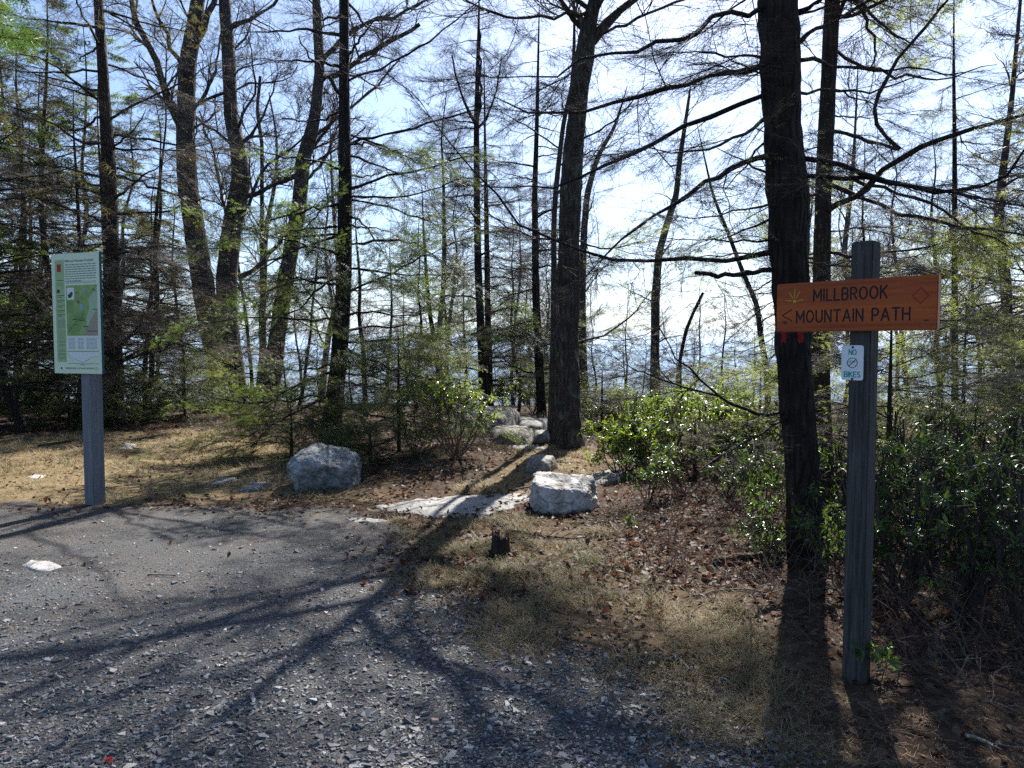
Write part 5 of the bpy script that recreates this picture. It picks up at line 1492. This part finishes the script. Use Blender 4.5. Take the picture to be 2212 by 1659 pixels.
sapling('young hemlock hidden behind the blazed trunk and the laurel', 1640, 990, 1.3, (0.6, 1.2), 20, 150, 609, 'sparse')
sapling('grey-green young hemlock right of the large lichened trunk', 1300, 930, 1.2, (0.6, 1.3), 20, 160, 610, 'sparse', size=(0.45, 0.95))
sapling('young hemlock in the gap between the bare grey tree and the blazed trunk', 1470, 920, 1.3, (0.7, 1.4), 20, 150, 611, 'sparse', size=(0.5, 1.0))
sapling('yellow-green young hemlock at the foot of the twin oak', 400, 905, 1.5, (0.8, 1.7), 22, 190, 612, 'pale', size=(0.5, 1.0))
sapling('young hemlock behind the post of the map board', 150, 918, 1.7, (0.8, 1.7), 22, 190, 613, size=(0.5, 1.1))

# leafless low brush in the leaf litter
def brush(label, px, py, h, spread, n, seed, mat='twig_red'):
    rng = np.random.default_rng(seed)
    x, y = at_px(px, py); z = float(H(x, y))
    az = rng.uniform(0, 6.283, n); K = 5
    P = np.empty((n, K, 3)); b0 = rng.normal(size=(n, 2)) * spread * 0.35
    for j in range(K):
        f = j / (K - 1)
        P[:, j, 0] = b0[:, 0] + np.cos(az) * spread * 0.5 * f; P[:, j, 1] = b0[:, 1] + np.sin(az) * spread * 0.5 * f
        P[:, j, 2] = -0.02 + h * f * (0.6 + 0.4 * np.cos(az * 3)) 
        P[:, j] += rng.normal(size=(n, 3)) * 0.03 * min(1, 2 * f)
    Rr = rng.uniform(0.002, 0.004, n)[:, None] * np.linspace(1, 0.5, K)[None]
    P2, R2 = spawn(rng, P, Rr, n * 7, 0.2, 1, (0.08, 0.25), (25, 60), up=0.05, wander=0.2, K=4, rr=0.7, rmin=0.0013)
    P3, R3 = spawn(rng, P2, R2, n * 16, 0.2, 1, (0.04, 0.12), (25, 60), up=0.05, wander=0.2, K=3, rr=0.7, rmin=0.001)
    e = thing('bare_shrub', label, 'shrub', (x, y, z), group='leafless shrubs in the leaf litter')
    if len(BRUSH) >= 8 and n > 5:
        h0, c = BRUSH[seed % len(BRUSH)]
        child_copy(c, e); e.rotation_euler = (0, 0, rng.uniform(0, 6.28)); e.scale = (1, 1, h / h0)
        return e
    mb = MB()
    for a, b_, s in ((P, Rr, 5), (P2, R2, 3), (P3, R3, 3)):
        V, f = tubes(a, b_, s); mb.add(V, f)
    c = mb.obj('stems', M[mat], e, True, kind='stuff' if n > 5 else None)
    if n > 5: BRUSH.append((h, c))
    return e
BRUSH = []
BL = 'leafless twiggy shrub in the dead leaves between the white boulder and the blazed trunk'
for i, (px, py, h, sp) in enumerate([(1395, 1130, .38, .5), (1470, 1160, .4, .55), (1555, 1150, .4, .55), (1620, 1190, .35, .5), (1370, 1190, .3, .45), (1530, 1225, .32, .5), (1650, 1260, .32, .5), (1445, 1090, .45, .6), (1540, 1090, .5, .6), (1620, 1110, .5, .6), (1440, 1235, .25, .4), (1335, 1110, .25, .35), (1590, 1290, .25, .4)]):
    brush(BL, px, py, h * 1.4, sp * 1.2, 14, 700 + i, 'twig_red' if i % 3 else 'twig')
for i, (px, py, h, sp) in enumerate([(930, 1010, .3, .5), (1040, 985, .4, .6), (1010, 960, .5, .6)]):
    brush('leafless twiggy shrub on the leafy bank under the bare-legged laurel', px, py, h, sp, 12, 720 + i)
for i, (px, py, h, sp) in enumerate([(1760, 1260, .35, .45), (1790, 1330, .3, .4), (1960, 1400, .4, .45), (2080, 1430, .4, .5), (2180, 1480, .35, .5), (2020, 1340, .5, .5), (2150, 1370, .5, .5)]):
    brush('leafless twiggy shrub in the deep shade around the sign post', px, py, h, sp, 11, 730 + i, 'twig_dark')
brush('forked leafless sapling standing in front of the white blocky boulder', 1175, 1176, .34, .18, 3, 741, 'twig_dark')['group'] = ''
# ------------------------------------------------------------------ signs
def box(mb, x0, x1, y0, y1, z0, z1, bev=0.0):
    if bev <= 0:
        V = np.array([[x, y, z] for z in (z0, z1) for y in (y0, y1) for x in (x0, x1)])
        mb.add(V, np.array([[0, 2, 3, 1], [4, 5, 7, 6], [0, 1, 5, 4], [2, 6, 7, 3], [0, 4, 6, 2], [1, 3, 7, 5]])); return
    import bmesh
    bm = bmesh.new(); bmesh.ops.create_cube(bm, size=1)
    for v in bm.verts: v.co = ((x0 + x1) / 2 + v.co.x * (x1 - x0), (y0 + y1) / 2 + v.co.y * (y1 - y0), (z0 + z1) / 2 + v.co.z * (z1 - z0))
    bmesh.ops.bevel(bm, geom=bm.edges[:], offset=bev, segments=2, affect='EDGES')
    bm.verts.index_update()
    V = np.array([v.co[:] for v in bm.verts])
    by = {}
    for f in bm.faces: by.setdefault(len(f.verts), []).append([v.index for v in f.verts])
    mb.add(V, *[np.array(f) for f in by.values()]); bm.free()

def extrude_poly(mb, P, y0, y1):
    """polygon in x,z (n,2) given a thickness along y; front at y1 (smaller y = toward the viewer)"""
    n = len(P)
    V = np.concatenate([np.c_[P[:, 0], np.full(n, y0), P[:, 1]], np.c_[P[:, 0], np.full(n, y1), P[:, 1]]])
    k = np.arange(n); k2 = (k + 1) % n
    mb.add(V, np.stack([k, k2, n + k2, n + k], -1), (n + np.arange(n))[None], np.arange(n)[::-1][None])

LAYER = [0]
GROOVE = [None]
def stroke(mb, pts, t, y, closed=False, h=0.0008):
    if GROOVE[0] is not None:
        _stroke(GROOVE[0], pts, t, y + 0.0045, closed, 0.0085)
        return _stroke(mb, pts, t + 0.001, y + 0.0055, closed, 0.0012)
    return _stroke(mb, pts, t, y, closed, h)
def _stroke(mb, pts, t, y, closed=False, h=0.0008):
    """routed stroke: a run of bars and round joints of width t standing a hair off the face at y"""
    pts = np.asarray(pts, float)
    P = np.vstack([pts, pts[:1]]) if closed else pts
    for a, b in zip(P[:-1], P[1:]):
        d = b - a; L = np.hypot(*d)
        if L < 1e-6: continue
        d = d / L; nn = np.array([-d[1], d[0]]) * t / 2
        LAYER[0] += 1
        off = h + 0.000004 * (LAYER[0] % 50)
        m = 5
        a1 = np.linspace(math.pi / 2, 3 * math.pi / 2, m)
        ca = np.arctan2(d[1], d[0])
        cap0 = a + np.stack([np.cos(a1 + ca), np.sin(a1 + ca)], -1) * t / 2
        cap1 = b + np.stack([np.cos(a1 + ca + math.pi), np.sin(a1 + ca + math.pi)], -1) * t / 2
        extrude_poly(mb, np.vstack([cap0, cap1]), y, y - off)

def arc(cx, cz, rx, rz, a0, a1, n=12):
    a = np.radians(np.linspace(a0, a1, n)); return [(cx + rx * math.cos(t), cz + rz * math.sin(t)) for t in a]
GL = {  # single-line router letters on a unit-high body: (width, strokes)
    'M': (0.78, [[(0, 0), (0, 1), (.39, .25), (.78, 1), (.78, 0)]]), 'I': (0.0, [[(0, 0), (0, 1)]]), 'L': (0.5, [[(0, 1), (0, 0), (.5, 0)]]),
    'B': (0.56, [[(0, 0), (0, 1), (.34, 1)] + arc(.34, .76, .2, .24, 90, -90, 7) + [(0, .52)], [(.34, .52)] + arc(.34, .26, .22, .26, 90, -90, 7) + [(0, 0)]]),
    'R': (0.58, [[(0, 0), (0, 1), (.34, 1)] + arc(.34, .74, .22, .26, 90, -90, 7) + [(0, .48)], [(.3, .48), (.58, 0)]]),
    'O': (0.72, [arc(.36, .5, .36, .5, 90, 450, 22)]), 'K': (0.58, [[(0, 0), (0, 1)], [(.56, 1), (0, .42)], [(.2, .6), (.58, 0)]]),
    'U': (0.62, [[(0, 1), (0, .3)] + arc(.31, .3, .31, .3, 180, 360, 9) + [(.62, 1)]]), 'N': (0.62, [[(0, 0), (0, 1), (.62, 0), (.62, 1)]]),
    'T': (0.64, [[(0, 1), (.64, 1)], [(.32, 1), (.32, 0)]]), 'A': (0.72, [[(0, 0), (.36, 1), (.72, 0)], [(.13, .33), (.59, .33)]]),
    'P': (0.56, [[(0, 0), (0, 1), (.32, 1)] + arc(.32, .72, .24, .28, 90, -90, 7) + [(0, .44)]]), 'H': (0.62, [[(0, 0), (0, 1)], [(.62, 0), (.62, 1)], [(0, .5), (.62, .5)]]),
    'E': (0.5, [[(.5, 1), (0, 1), (0, 0), (.5, 0)], [(0, .5), (.42, .5)]]), 'S': (0.54, [arc(.27, .75, .25, .25, 35, 270, 9) + arc(.27, .25, .27, .25, 90, -145, 9)]),
}
def lettering(mb, text, x, z, h, t, y, gap=0.28, space=0.75, width=None, xs=1.0):
    def run(gp):
        out, cx = [], 0.0
        for ch in text:
            if ch == ' ': cx += space * h; continue
            w, st = GL[ch]
            out.append((cx, st)); cx += (w * xs + gp) * h
        return out, cx - gp * h
    out, tot = run(gap)
    k = 1.0 if width is None else width / tot
    for cx, st in out:
        for s in st:
            stroke(mb, [(x + (cx + px * xs * h) * k, z + pz * h) for px, pz in s], t, y)

# materials for the signs
def wood(name, c0, c1, c2, axis='x', sc=1.0, rough=0.5, spec=0.3, bumpy=0.2):
    m, nt, b = new_mat(name)
    st = (1.2, 22, 22) if axis == 'x' else (26, 26, 1.1)
    v = coords(nt, tuple(s * sc for s in st))
    n1 = noise(nt, 1.6, 6, 0.6, v, 0.4)
    n2 = noise(nt, 9, 4, 0.7, v)
    big = noise(nt, 0.7, 3, 0.5, v)
    c = ramp(nt, [(0.3, c0), (0.5, c1), (0.72, c2)], n1.outputs['Fac'])
    col = mixc(nt, 0.3, c.outputs['Color'], ramp(nt, [(0.35, c0), (0.65, c2)], n2.outputs['Fac']).outputs['Color'])
    col = mixc(nt, 0.35, col, ramp(nt, [(0.35, c0), (0.65, c2)], big.outputs['Fac']).outputs['Color'])
    nt.links.new(col, b.inputs['Base Color'])
    b.inputs['Roughness'].default_value = rough
    b.inputs['Specular IOR Level'].default_value = spec
    bump(nt, b, n1.outputs['Fac'], bumpy, 0.004)
    return m
M['cedar'] = wood('stained_cedar', (0.20, 0.028, 0.005), (0.38, 0.062, 0.008), (0.55, 0.125, 0.014), 'x', 1.0, 0.45)
M['post_wood'] = wood('weathered_post', (0.014, 0.012, 0.011), (0.05, 0.045, 0.042), (0.14, 0.13, 0.123), 'z', 4.0, 0.85, 0.15, 0.2)
M['post_grey'] = wood('grey_post', (0.11, 0.11, 0.115), (0.17, 0.175, 0.19), (0.26, 0.265, 0.28), 'z', 1.6, 0.85, 0.15, 0.06)
M['ink'] = plain('dark_navy_paint', (0.012, 0.014, 0.025), 0.5)
M['yellow'] = plain('yellow_paint', (0.62, 0.36, 0.05), 0.5)
M['red_line'] = plain('red_paint', (0.38, 0.014, 0.018), 0.5)
M['knot'] = plain('dark_knot', (0.10, 0.022, 0.008), 0.5)
M['white_plate'] = plain('white_plate', (0.82, 0.84, 0.86), 0.35, 0.5)
M['teal'] = plain('teal_print', (0.0, 0.30, 0.26), 0.4)
M['ring'] = plain('dark_red_print', (0.16, 0.012, 0.018), 0.4)
M['bolt'] = plain('dark_bolt', (0.02, 0.02, 0.022), 0.5, 0.5, 0.6)

# -- wooden name sign on its post
g = ground(1846, 1480)
aR = math.radians(46)
post_d = g[1] + 0.06
px0 = g[0] * post_d / g[1] + 0.006
sign = thing('trail_sign', 'orange wooden name board and small white plate on a dark weathered post', 'sign', (px0, post_d, float(H(px0, post_d))), -aR)
PW = 0.098
ztop = 2.095
mb = MB(); box(mb, -PW / 2, PW / 2, -PW / 2, PW / 2, -0.3, ztop, 0.006)
mb.obj('post', M['post_wood'], sign)
def sign_x(px, yl):
    """x along the board for a picture column, the board plane at local y = yl (local frame turned by -aR)"""
    u = (px - 1106) / F
    ca, sa = math.cos(aR), math.sin(aR)
    # world = (px0 + x*ca + yl*sa, post_d - x*sa + yl*ca); u*wy/(cos) ~ wx (pitch is small)
    # forward distance along the camera axis is close to wy
    return (u * (post_d + yl * ca) - px0 - yl * sa) / (ca + u * sa)
yb = -PW / 2 - 0.002
BT = 0.038
yf = yb - BT
xl, xr = sign_x(1675, yf), sign_x(2022, yf)
def zat(px, py, yl):
    x = sign_x(px, yl); wy = post_d - x * math.sin(aR) + yl * math.cos(aR)
    return at(px, py, wy)[2] - float(sign.location.z)
zt = zat(1850, 603, yf); zb = zat(1850, 715, yf)
mb = MB(); box(mb, xl, xr, yf, yb, zb, zt, 0.004)
board = mb.obj('name_board', M['cedar'], sign)
GROOVE[0] = MB()
def bz(px, py): return (sign_x(px, yf), zat(px, py, yf))
mb = MB()
x0_, z0_ = bz(1755, 653); x1_, z1_ = bz(1912, 640)
lh = zat(1755, 628, yf) - z0_
zmid1 = (z0_ + z1_) / 2
lettering(mb, 'MILLBROOK', x0_, zmid1 - lh * 0.0, lh * 0.97, 0.0085, yf, 0.30, width=x1_ - x0_)
x0_, z0_ = bz(1719, 698); x1_, z1_ = bz(1962, 689)
lh2 = zat(1719, 674, yf) - z0_
lettering(mb, 'MOUNTAIN PATH', x0_, (z0_ + z1_) / 2, lh2, 0.0085, yf, 0.30, 0.62, width=x1_ - x0_)
ax, az_ = bz(1688, 682); bx, bz_ = bz(1708, 669); cx_, cz_ = bz(1708, 693)
stroke(mb, [(bx, bz_), (ax, az_), (cx_, cz_)], 0.0055, yf)
mb.obj('lettering', M['ink'], board)
# rising sun
KEEP, GROOVE[0] = GROOVE[0], None
mb = MB(); sx0, sz0 = bz(1714, 651)
sc_ = xr - xl
for ang_, l0, l1 in ((8, .016, .042), (62, .018, .052), (90, .018, .062), (122, .018, .050), (172, .016, .042)):
    a = math.radians(ang_ if ang_ != 90 else 90)
    stroke(mb, [(sx0 + math.cos(a) * l0, sz0 + math.sin(a) * l0), (sx0 + math.cos(a) * l1, sz0 + math.sin(a) * l1)], 0.0038, yf)
extrude_poly(mb, np.array(arc(sx0, sz0, .0085, .0085, 0, 345, 16)), yf, yf - 0.0011)
mb.obj('sun_emblem', M['yellow'], board)
mb = MB(); q = [bz(1985, 621), bz(2002, 637), bz(1985, 655), bz(1967, 639)]
stroke(mb, q, 0.0055, yf, True)
mb.obj('diamond_emblem', M['red_line'], board)
cut = KEEP.obj('groove_cutter', None)
GROOVE[0] = None
cut.parent = sign
md = board.modifiers.new('routing', 'BOOLEAN'); md.operation = 'DIFFERENCE'; md.object = cut; md.solver = 'EXACT'; md.use_self = True
bpy.context.view_layer.update()
carved = bpy.data.meshes.new_from_object(board.evaluated_get(bpy.context.evaluated_depsgraph_get()))
board.modifiers.clear()
if len(carved.polygons) > len(board.data.polygons): board.data = carved
board.data.name = 'name_board'
board.data.polygons.foreach_set('use_smooth', np.zeros(len(board.data.polygons), bool))
cm = cut.data; bpy.data.objects.remove(cut); bpy.data.meshes.remove(cm)
kx, kz = bz(1694, 697)
mb = MB(); extrude_poly(mb, np.array(arc(kx, kz, .012, .008, 0, 345, 16)), yf, yf - 0.0004)
kx, kz = bz(1998, 692); extrude_poly(mb, np.array(arc(kx, kz, .012, .004, 0, 345, 14)), yf, yf - 0.0004)
mb.obj('knots', M['knot'], board)

# -- small white plate
yp = -PW / 2 - 0.001
yq = yp - 0.0025
def pz(px, py): return (sign_x(px, yq), zat(px, py, yq))
pxl, pz1 = pz(1817.5, 746); pxr, pz0 = pz(1865, 822)
def rounded(x0, x1, z0, z1, r, n=6):
    P = []
    for cx, cz, a0 in ((x1 - r, z0 + r, -90), (x1 - r, z1 - r, 0), (x0 + r, z1 - r, 90), (x0 + r, z0 + r, 180)):
        P += arc(cx, cz, r, r, a0, a0 + 90, n)
    return np.array(P)
mb = MB(); extrude_poly(mb, rounded(pxl, pxr, pz0, pz1, 0.012), yp, yq)
plate = mb.obj('notice_plate', M['white_plate'], sign)
pw, ph = pxr - pxl, pz1 - pz0
cxp = (pxl + pxr) / 2
mb = MB()
lettering(mb, 'NO', cxp - pw * 0.165, pz1 - ph * 0.265, ph * 0.14, 0.0042, yq, 0.22, width=pw * 0.33)
lettering(mb, 'BIKES', cxp - pw * 0.36, pz0 + ph * 0.095, ph * 0.145, 0.0042, yq, 0.26, width=pw * 0.72)
mb.obj('lettering', M['teal'], plate)
mb = MB(); cz = pz0 + ph * 0.5; rb = pw * 0.098
for s in (-1, 1): stroke(mb, arc(cxp + s * pw * 0.135, cz - ph * 0.015, rb, rb, 0, 340, 14), 0.0014, yq, True, 0.0005)
stroke(mb, [(cxp - pw * .135, cz - ph * .015), (cxp - pw * .07, cz + ph * .045), (cxp + pw * .08, cz + ph * .045), (cxp + pw * .135, cz - ph * .015)], 0.0014, yq, False, 0.0005)
stroke(mb, [(cxp - pw * .07, cz + ph * .045), (cxp - pw * .01, cz - ph * .015), (cxp + pw * .08, cz + ph * .045)], 0.0014, yq, False, 0.0005)
stroke(mb, [(cxp - pw * .10, cz + ph * .065), (cxp - pw * .05, cz + ph * .065)], 0.0014, yq, False, 0.0005)
mb.obj('bicycle_symbol', M['teal'], plate)
mb = MB(); rr_ = pw * 0.225
stroke(mb, arc(cxp, cz, rr_, rr_, 0, 350, 28), 0.003, yq, True, 0.001)
stroke(mb, [(cxp - rr_ * .7, cz - rr_ * .7), (cxp + rr_ * .7, cz + rr_ * .7)], 0.003, yq, False, 0.001)
mb.obj('prohibition_ring', M['ring'], plate)
for zz in (pz1 - ph * 0.055, pz0 + ph * 0.035):
    mb = MB(); extrude_poly(mb, np.array(arc(cxp + .001, zz, .0052, .0052, 0, 340, 12)), yq, yq - 0.003)
    mb.obj('bolt', M['bolt'], plate)

# -- map board on its square post
g = ground(206, 1092)
aL = math.radians(22)
LP = 0.135
ld = g[1] + 0.08; lx = g[0] * ld / g[1]
mapb = thing('map_board', 'pale green trail map board with a vertical panel on a square grey post', 'sign', (lx, ld, float(H(lx, ld))), -aL)
# tiny rightward lean of the post
def lxz(px, py, yl):
    u = (px - 1106) / F; ca, sa = math.cos(aL), math.sin(aL)
    x = (u * (ld + yl * ca) - lx - yl * sa) / (ca + u * sa)
    wy = ld - x * sa + yl * ca
    return x, at(px, py, wy)[2] - float(mapb.location.z)
yp = -LP / 2 - 0.001; PT = 0.03; yq = yp - PT
x0, zt = lxz(118, 552, yq); _, zb = lxz(126, 806, yq); x1, zt1 = lxz(220, 541, yq); _, zb1 = lxz(224, 808, yq)
zt = (zt + zt1) / 2; zb = (zb + zb1) / 2
mb = MB(); box(mb, -LP / 2, LP / 2, -LP / 2, LP / 2, -0.3, zt - 0.06, 0.005)
mb.obj('post', M['post_grey'], mapb)
M['panel'] = plain('pale_green_panel', (0.72, 0.82, 0.58), 0.45, 0.4)
M['panel_edge'] = plain('teal_panel_edge', (0.02, 0.09, 0.12), 0.5)
M['strip'] = plain('green_strip', (0.36, 0.50, 0.24), 0.45)
M['print'] = plain('black_print', (0.03, 0.04, 0.035), 0.5)
M['print_grey'] = plain('grey_print', (0.22, 0.27, 0.23), 0.5)
M['map_tan'] = plain('map_tan', (0.36, 0.31, 0.23), 0.5)
M['map_blue'] = plain('map_blue', (0.22, 0.42, 0.60), 0.5)
M['map_pale'] = plain('map_pale_green', (0.40, 0.52, 0.33), 0.5)
M['map_white'] = plain('map_white', (0.78, 0.80, 0.76), 0.5)
m, nt, b = new_mat('map_green')
nn_ = noise(nt, 7, 5, 0.6, coords(nt))
nt.links.new(ramp(nt, [(0.35, (0.13, 0.25, 0.05)), (0.65, (0.30, 0.42, 0.13))], nn_.outputs['Fac']).outputs['Color'], b.inputs['Base Color'])
b.inputs['Roughness'].default_value = 0.5
M['map_green'] = m
mb = MB(); box(mb, x0 + .002, x1 - .002, yq + .0012, yp, zb + .002, zt - .002)
mb.obj('backing', M['panel_edge'], mapb)
mb = MB(); box(mb, x0, x1, yq - 0.001, yq + 0.001, zb, zt)
panel = mb.obj('panel', M['panel'], mapb)
W_, H_ = x1 - x0, zt - zb
yface = yq - 0.001
def P2(u, v): return (x0 + u * W_, zt - v * H_)
def rect(mb, u0, v0, u1, v1, lay):
    a, b_ = P2(u0, v0), P2(u1, v1)
    box(mb, min(a[0], b_[0]), max(a[0], b_[0]), yface - 0.0003 * lay, yface - 0.00001 * lay, min(a[1], b_[1]), max(a[1], b_[1]))
def polyp(mb, pts, lay):
    extrude_poly(mb, np.array([P2(*p) for p in pts]), yface - 0.00001 * lay, yface - 0.0003 * lay)
def words_line(mb, rng, u0, u1, v, h, lay):
    u = u0
    while u < u1 - 0.01:
        w = min(rng.uniform(0.025, 0.085), u1 - u)
        rect(mb, u, v, u + w, v + h, lay); u += w + 0.012
rngp = np.random.default_rng(9)
mb = MB(); rect(mb, .07, .05, .27, .905, 1); mb.obj('side_strip', M['strip'], panel)
mb = MB(); rect(mb, .115, .085, .20, .15, 2); mb.obj('red_blaze_print', M['red_line'], panel)
mb = MB(); rect(mb, .295, .265, .945, .685, 1); mb.obj('map', M['map_green'], panel)
mb = MB(); polyp(mb, [(.93, .29), (.945, .40), (.945, .50), (.80, .63), (.72, .60), (.70, .55), (.78, .45), (.76, .38)], 2); mb.obj('map_valley', M['map_pale'], panel)
mb = MB(); polyp(mb, [(.945, .46), (.945, .685), (.63, .685), (.72, .64), (.80, .55)], 3); mb.obj('map_cliffs', M['map_tan'], panel)
mb = MB(); polyp(mb, [(.585, .425), (.63, .42), (.655, .465), (.625, .475), (.59, .45)], 4); polyp(mb, [(.66, .295), (.71, .29), (.72, .31), (.67, .318)], 4); mb.obj('map_lakes', M['map_blue'], panel)
mb = MB(); rect(mb, .315, .285, .465, .385, 2); mb.obj('map_inset', M['map_white'], panel)
mb = MB(); rect(mb, .30, .695, .945, .80, 1); polyp(mb, [(.30, .825), (.945, .825), (.945, .855), (.82, .86), (.68, .895), (.60, .905), (.45, .88), (.36, .875)], 1); mb.obj('profile_chart', M['map_white'], panel)
mb = MB(); polyp(mb, [(.33, .345), (.37, .335), (.40, .32), (.43, .318), (.44, .335), (.42, .36), (.38, .372), (.345, .368)], 4)
for v in np.linspace(.055, .06, 1): pass
for v in (.218, .345, .388, .43, .47, .505): rect(mb, .10, v, .26, v + .005, 3)
for v in (.358, .40, .442, .482, .518): rect(mb, .115, v, .20, v + .004, 3)
polyp(mb, [(.10, .30), (.15, .295), (.17, .305), (.16, .325), (.10, .325)], 3)
for u, v, w in ((.50, .325, .06), (.51, .395, .05), (.84, .30, .07), (.86, .315, .06), (.85, .465, .08), (.42, .545, .10), (.56, .555, .10), (.44, .59, .07), (.64, .605, .11), (.72, .645, .20), (.545, .40, .03), (.53, .41, .05)): rect(mb, u, v, u + w, v + .006, 5)
stroke(mb, [P2(.33, .66), P2(.42, .60), P2(.50, .56), P2(.62, .54), P2(.655, .48)], 0.0016, yface - 0.0014)
stroke(mb, [P2(.62, .54), P2(.68, .56)], 0.0016, yface - 0.0014)
rect(mb, .30, .812, .945, .816, 3); rect(mb, .30, .916, .945, .919, 3); rect(mb, .55, .925, .66, .929, 3)
stroke(mb, [P2(.30, .83), P2(.36, .875), P2(.45, .88), P2(.60, .905), P2(.68, .895), P2(.82, .86), P2(.945, .855)], 0.0014, yface - 0.0009)
mb.obj('black_print', M['print'], panel)
mb = MB()
for v in np.linspace(.09, .225, 8): words_line(mb, rngp, .29, .94 if v < .21 else .63, v, .0085, 2)
for v in (.235, .245): words_line(mb, rngp, .30, .93, v, .004, 2)
for v in np.linspace(.55, .615, 9): words_line(mb, rngp, .10, .26, v, .004, 3)
for v in np.linspace(.64, .705, 6): words_line(mb, rngp, .11, .26, v, .004, 3)
for vv in (.725, .755, .80, .83, .86): 
    for j in range(3): words_line(mb, rngp, .11, .25, vv + j * .007, .004, 3)
for u0, u1 in ((.32, .46), (.52, .64), (.70, .93)):
    for v in np.linspace(.705, .79, 9): words_line(mb, rngp, u0, u1, v, .004, 3)
for v in (.24, .25, .262): words_line(mb, rngp, .115, .24, v, .004, 3)
mb.obj('small_print', M['print_grey'], panel)
def text_part(txt, u, v, width, name):
    cu = bpy.data.curves.new(name, 'FONT'); cu.body = txt; cu.size = 1.0; cu.extrude = 0.0
    tmp = bpy.data.objects.new(name, cu); COL.objects.link(tmp)
    bpy.context.view_layer.update()
    me = bpy.data.meshes.new_from_object(tmp.evaluated_get(bpy.context.evaluated_depsgraph_get()))
    bpy.data.objects.remove(tmp)
    co = np.array([q.co[:] for q in me.vertices]); s = width * W_ / (co[:, 0].max() - co[:, 0].min())
    p = P2(u, v)
    for q in me.vertices: q.co = (p[0] + (q.co.x - co[:, 0].min()) * s, yface - 0.0012, p[1] + q.co.y * s)
    me.name = name
    me.materials.clear(); me.materials.append(M['print'])
    o = bpy.data.objects.new(name, me); COL.objects.link(o); o.parent = panel
text_part('Millbrook Mountain Footpath', .285, .072, .60, 'heading')
text_part('MINNEWASKA STATE PARK PRESERVE', .24, .963, .60, 'footer')
mb = MB(); extrude_poly(mb, np.array([P2(*p) for p in arc(.155, .957, .018, .010, 0, 340, 12)]), yface, yface - 0.0008)
stroke(mb, [P2(*p) for p in arc(.89, .957, .020, .011, 0, 340, 12)], 0.003, yface, True)
mb.obj('footer_emblems', M['print'], panel)

# ------------------------------------------------------------------ the air: far land fades to blue
hb = MB()
box(hb, -16000, 16000, -80, 16500, -372, 150)
hm = bpy.data.materials.new('haze'); hm.use_nodes = True
nt = hm.node_tree; nt.nodes.clear()
pv = nt.nodes.new('ShaderNodeVolumePrincipled')
pv.inputs['Color'].default_value = (0.48, 0.70, 1.0, 1)
pv.inputs['Density'].default_value = 0.00008
pv.inputs['Anisotropy'].default_value = 0.3
mo = nt.nodes.new('ShaderNodeOutputMaterial')
nt.links.new(pv.outputs[0], mo.inputs['Volume'])
hz = hb.obj('haze', hm)
tag(hz, 'thin blue air between the ridge and the far hills', 'haze', kind='stuff')
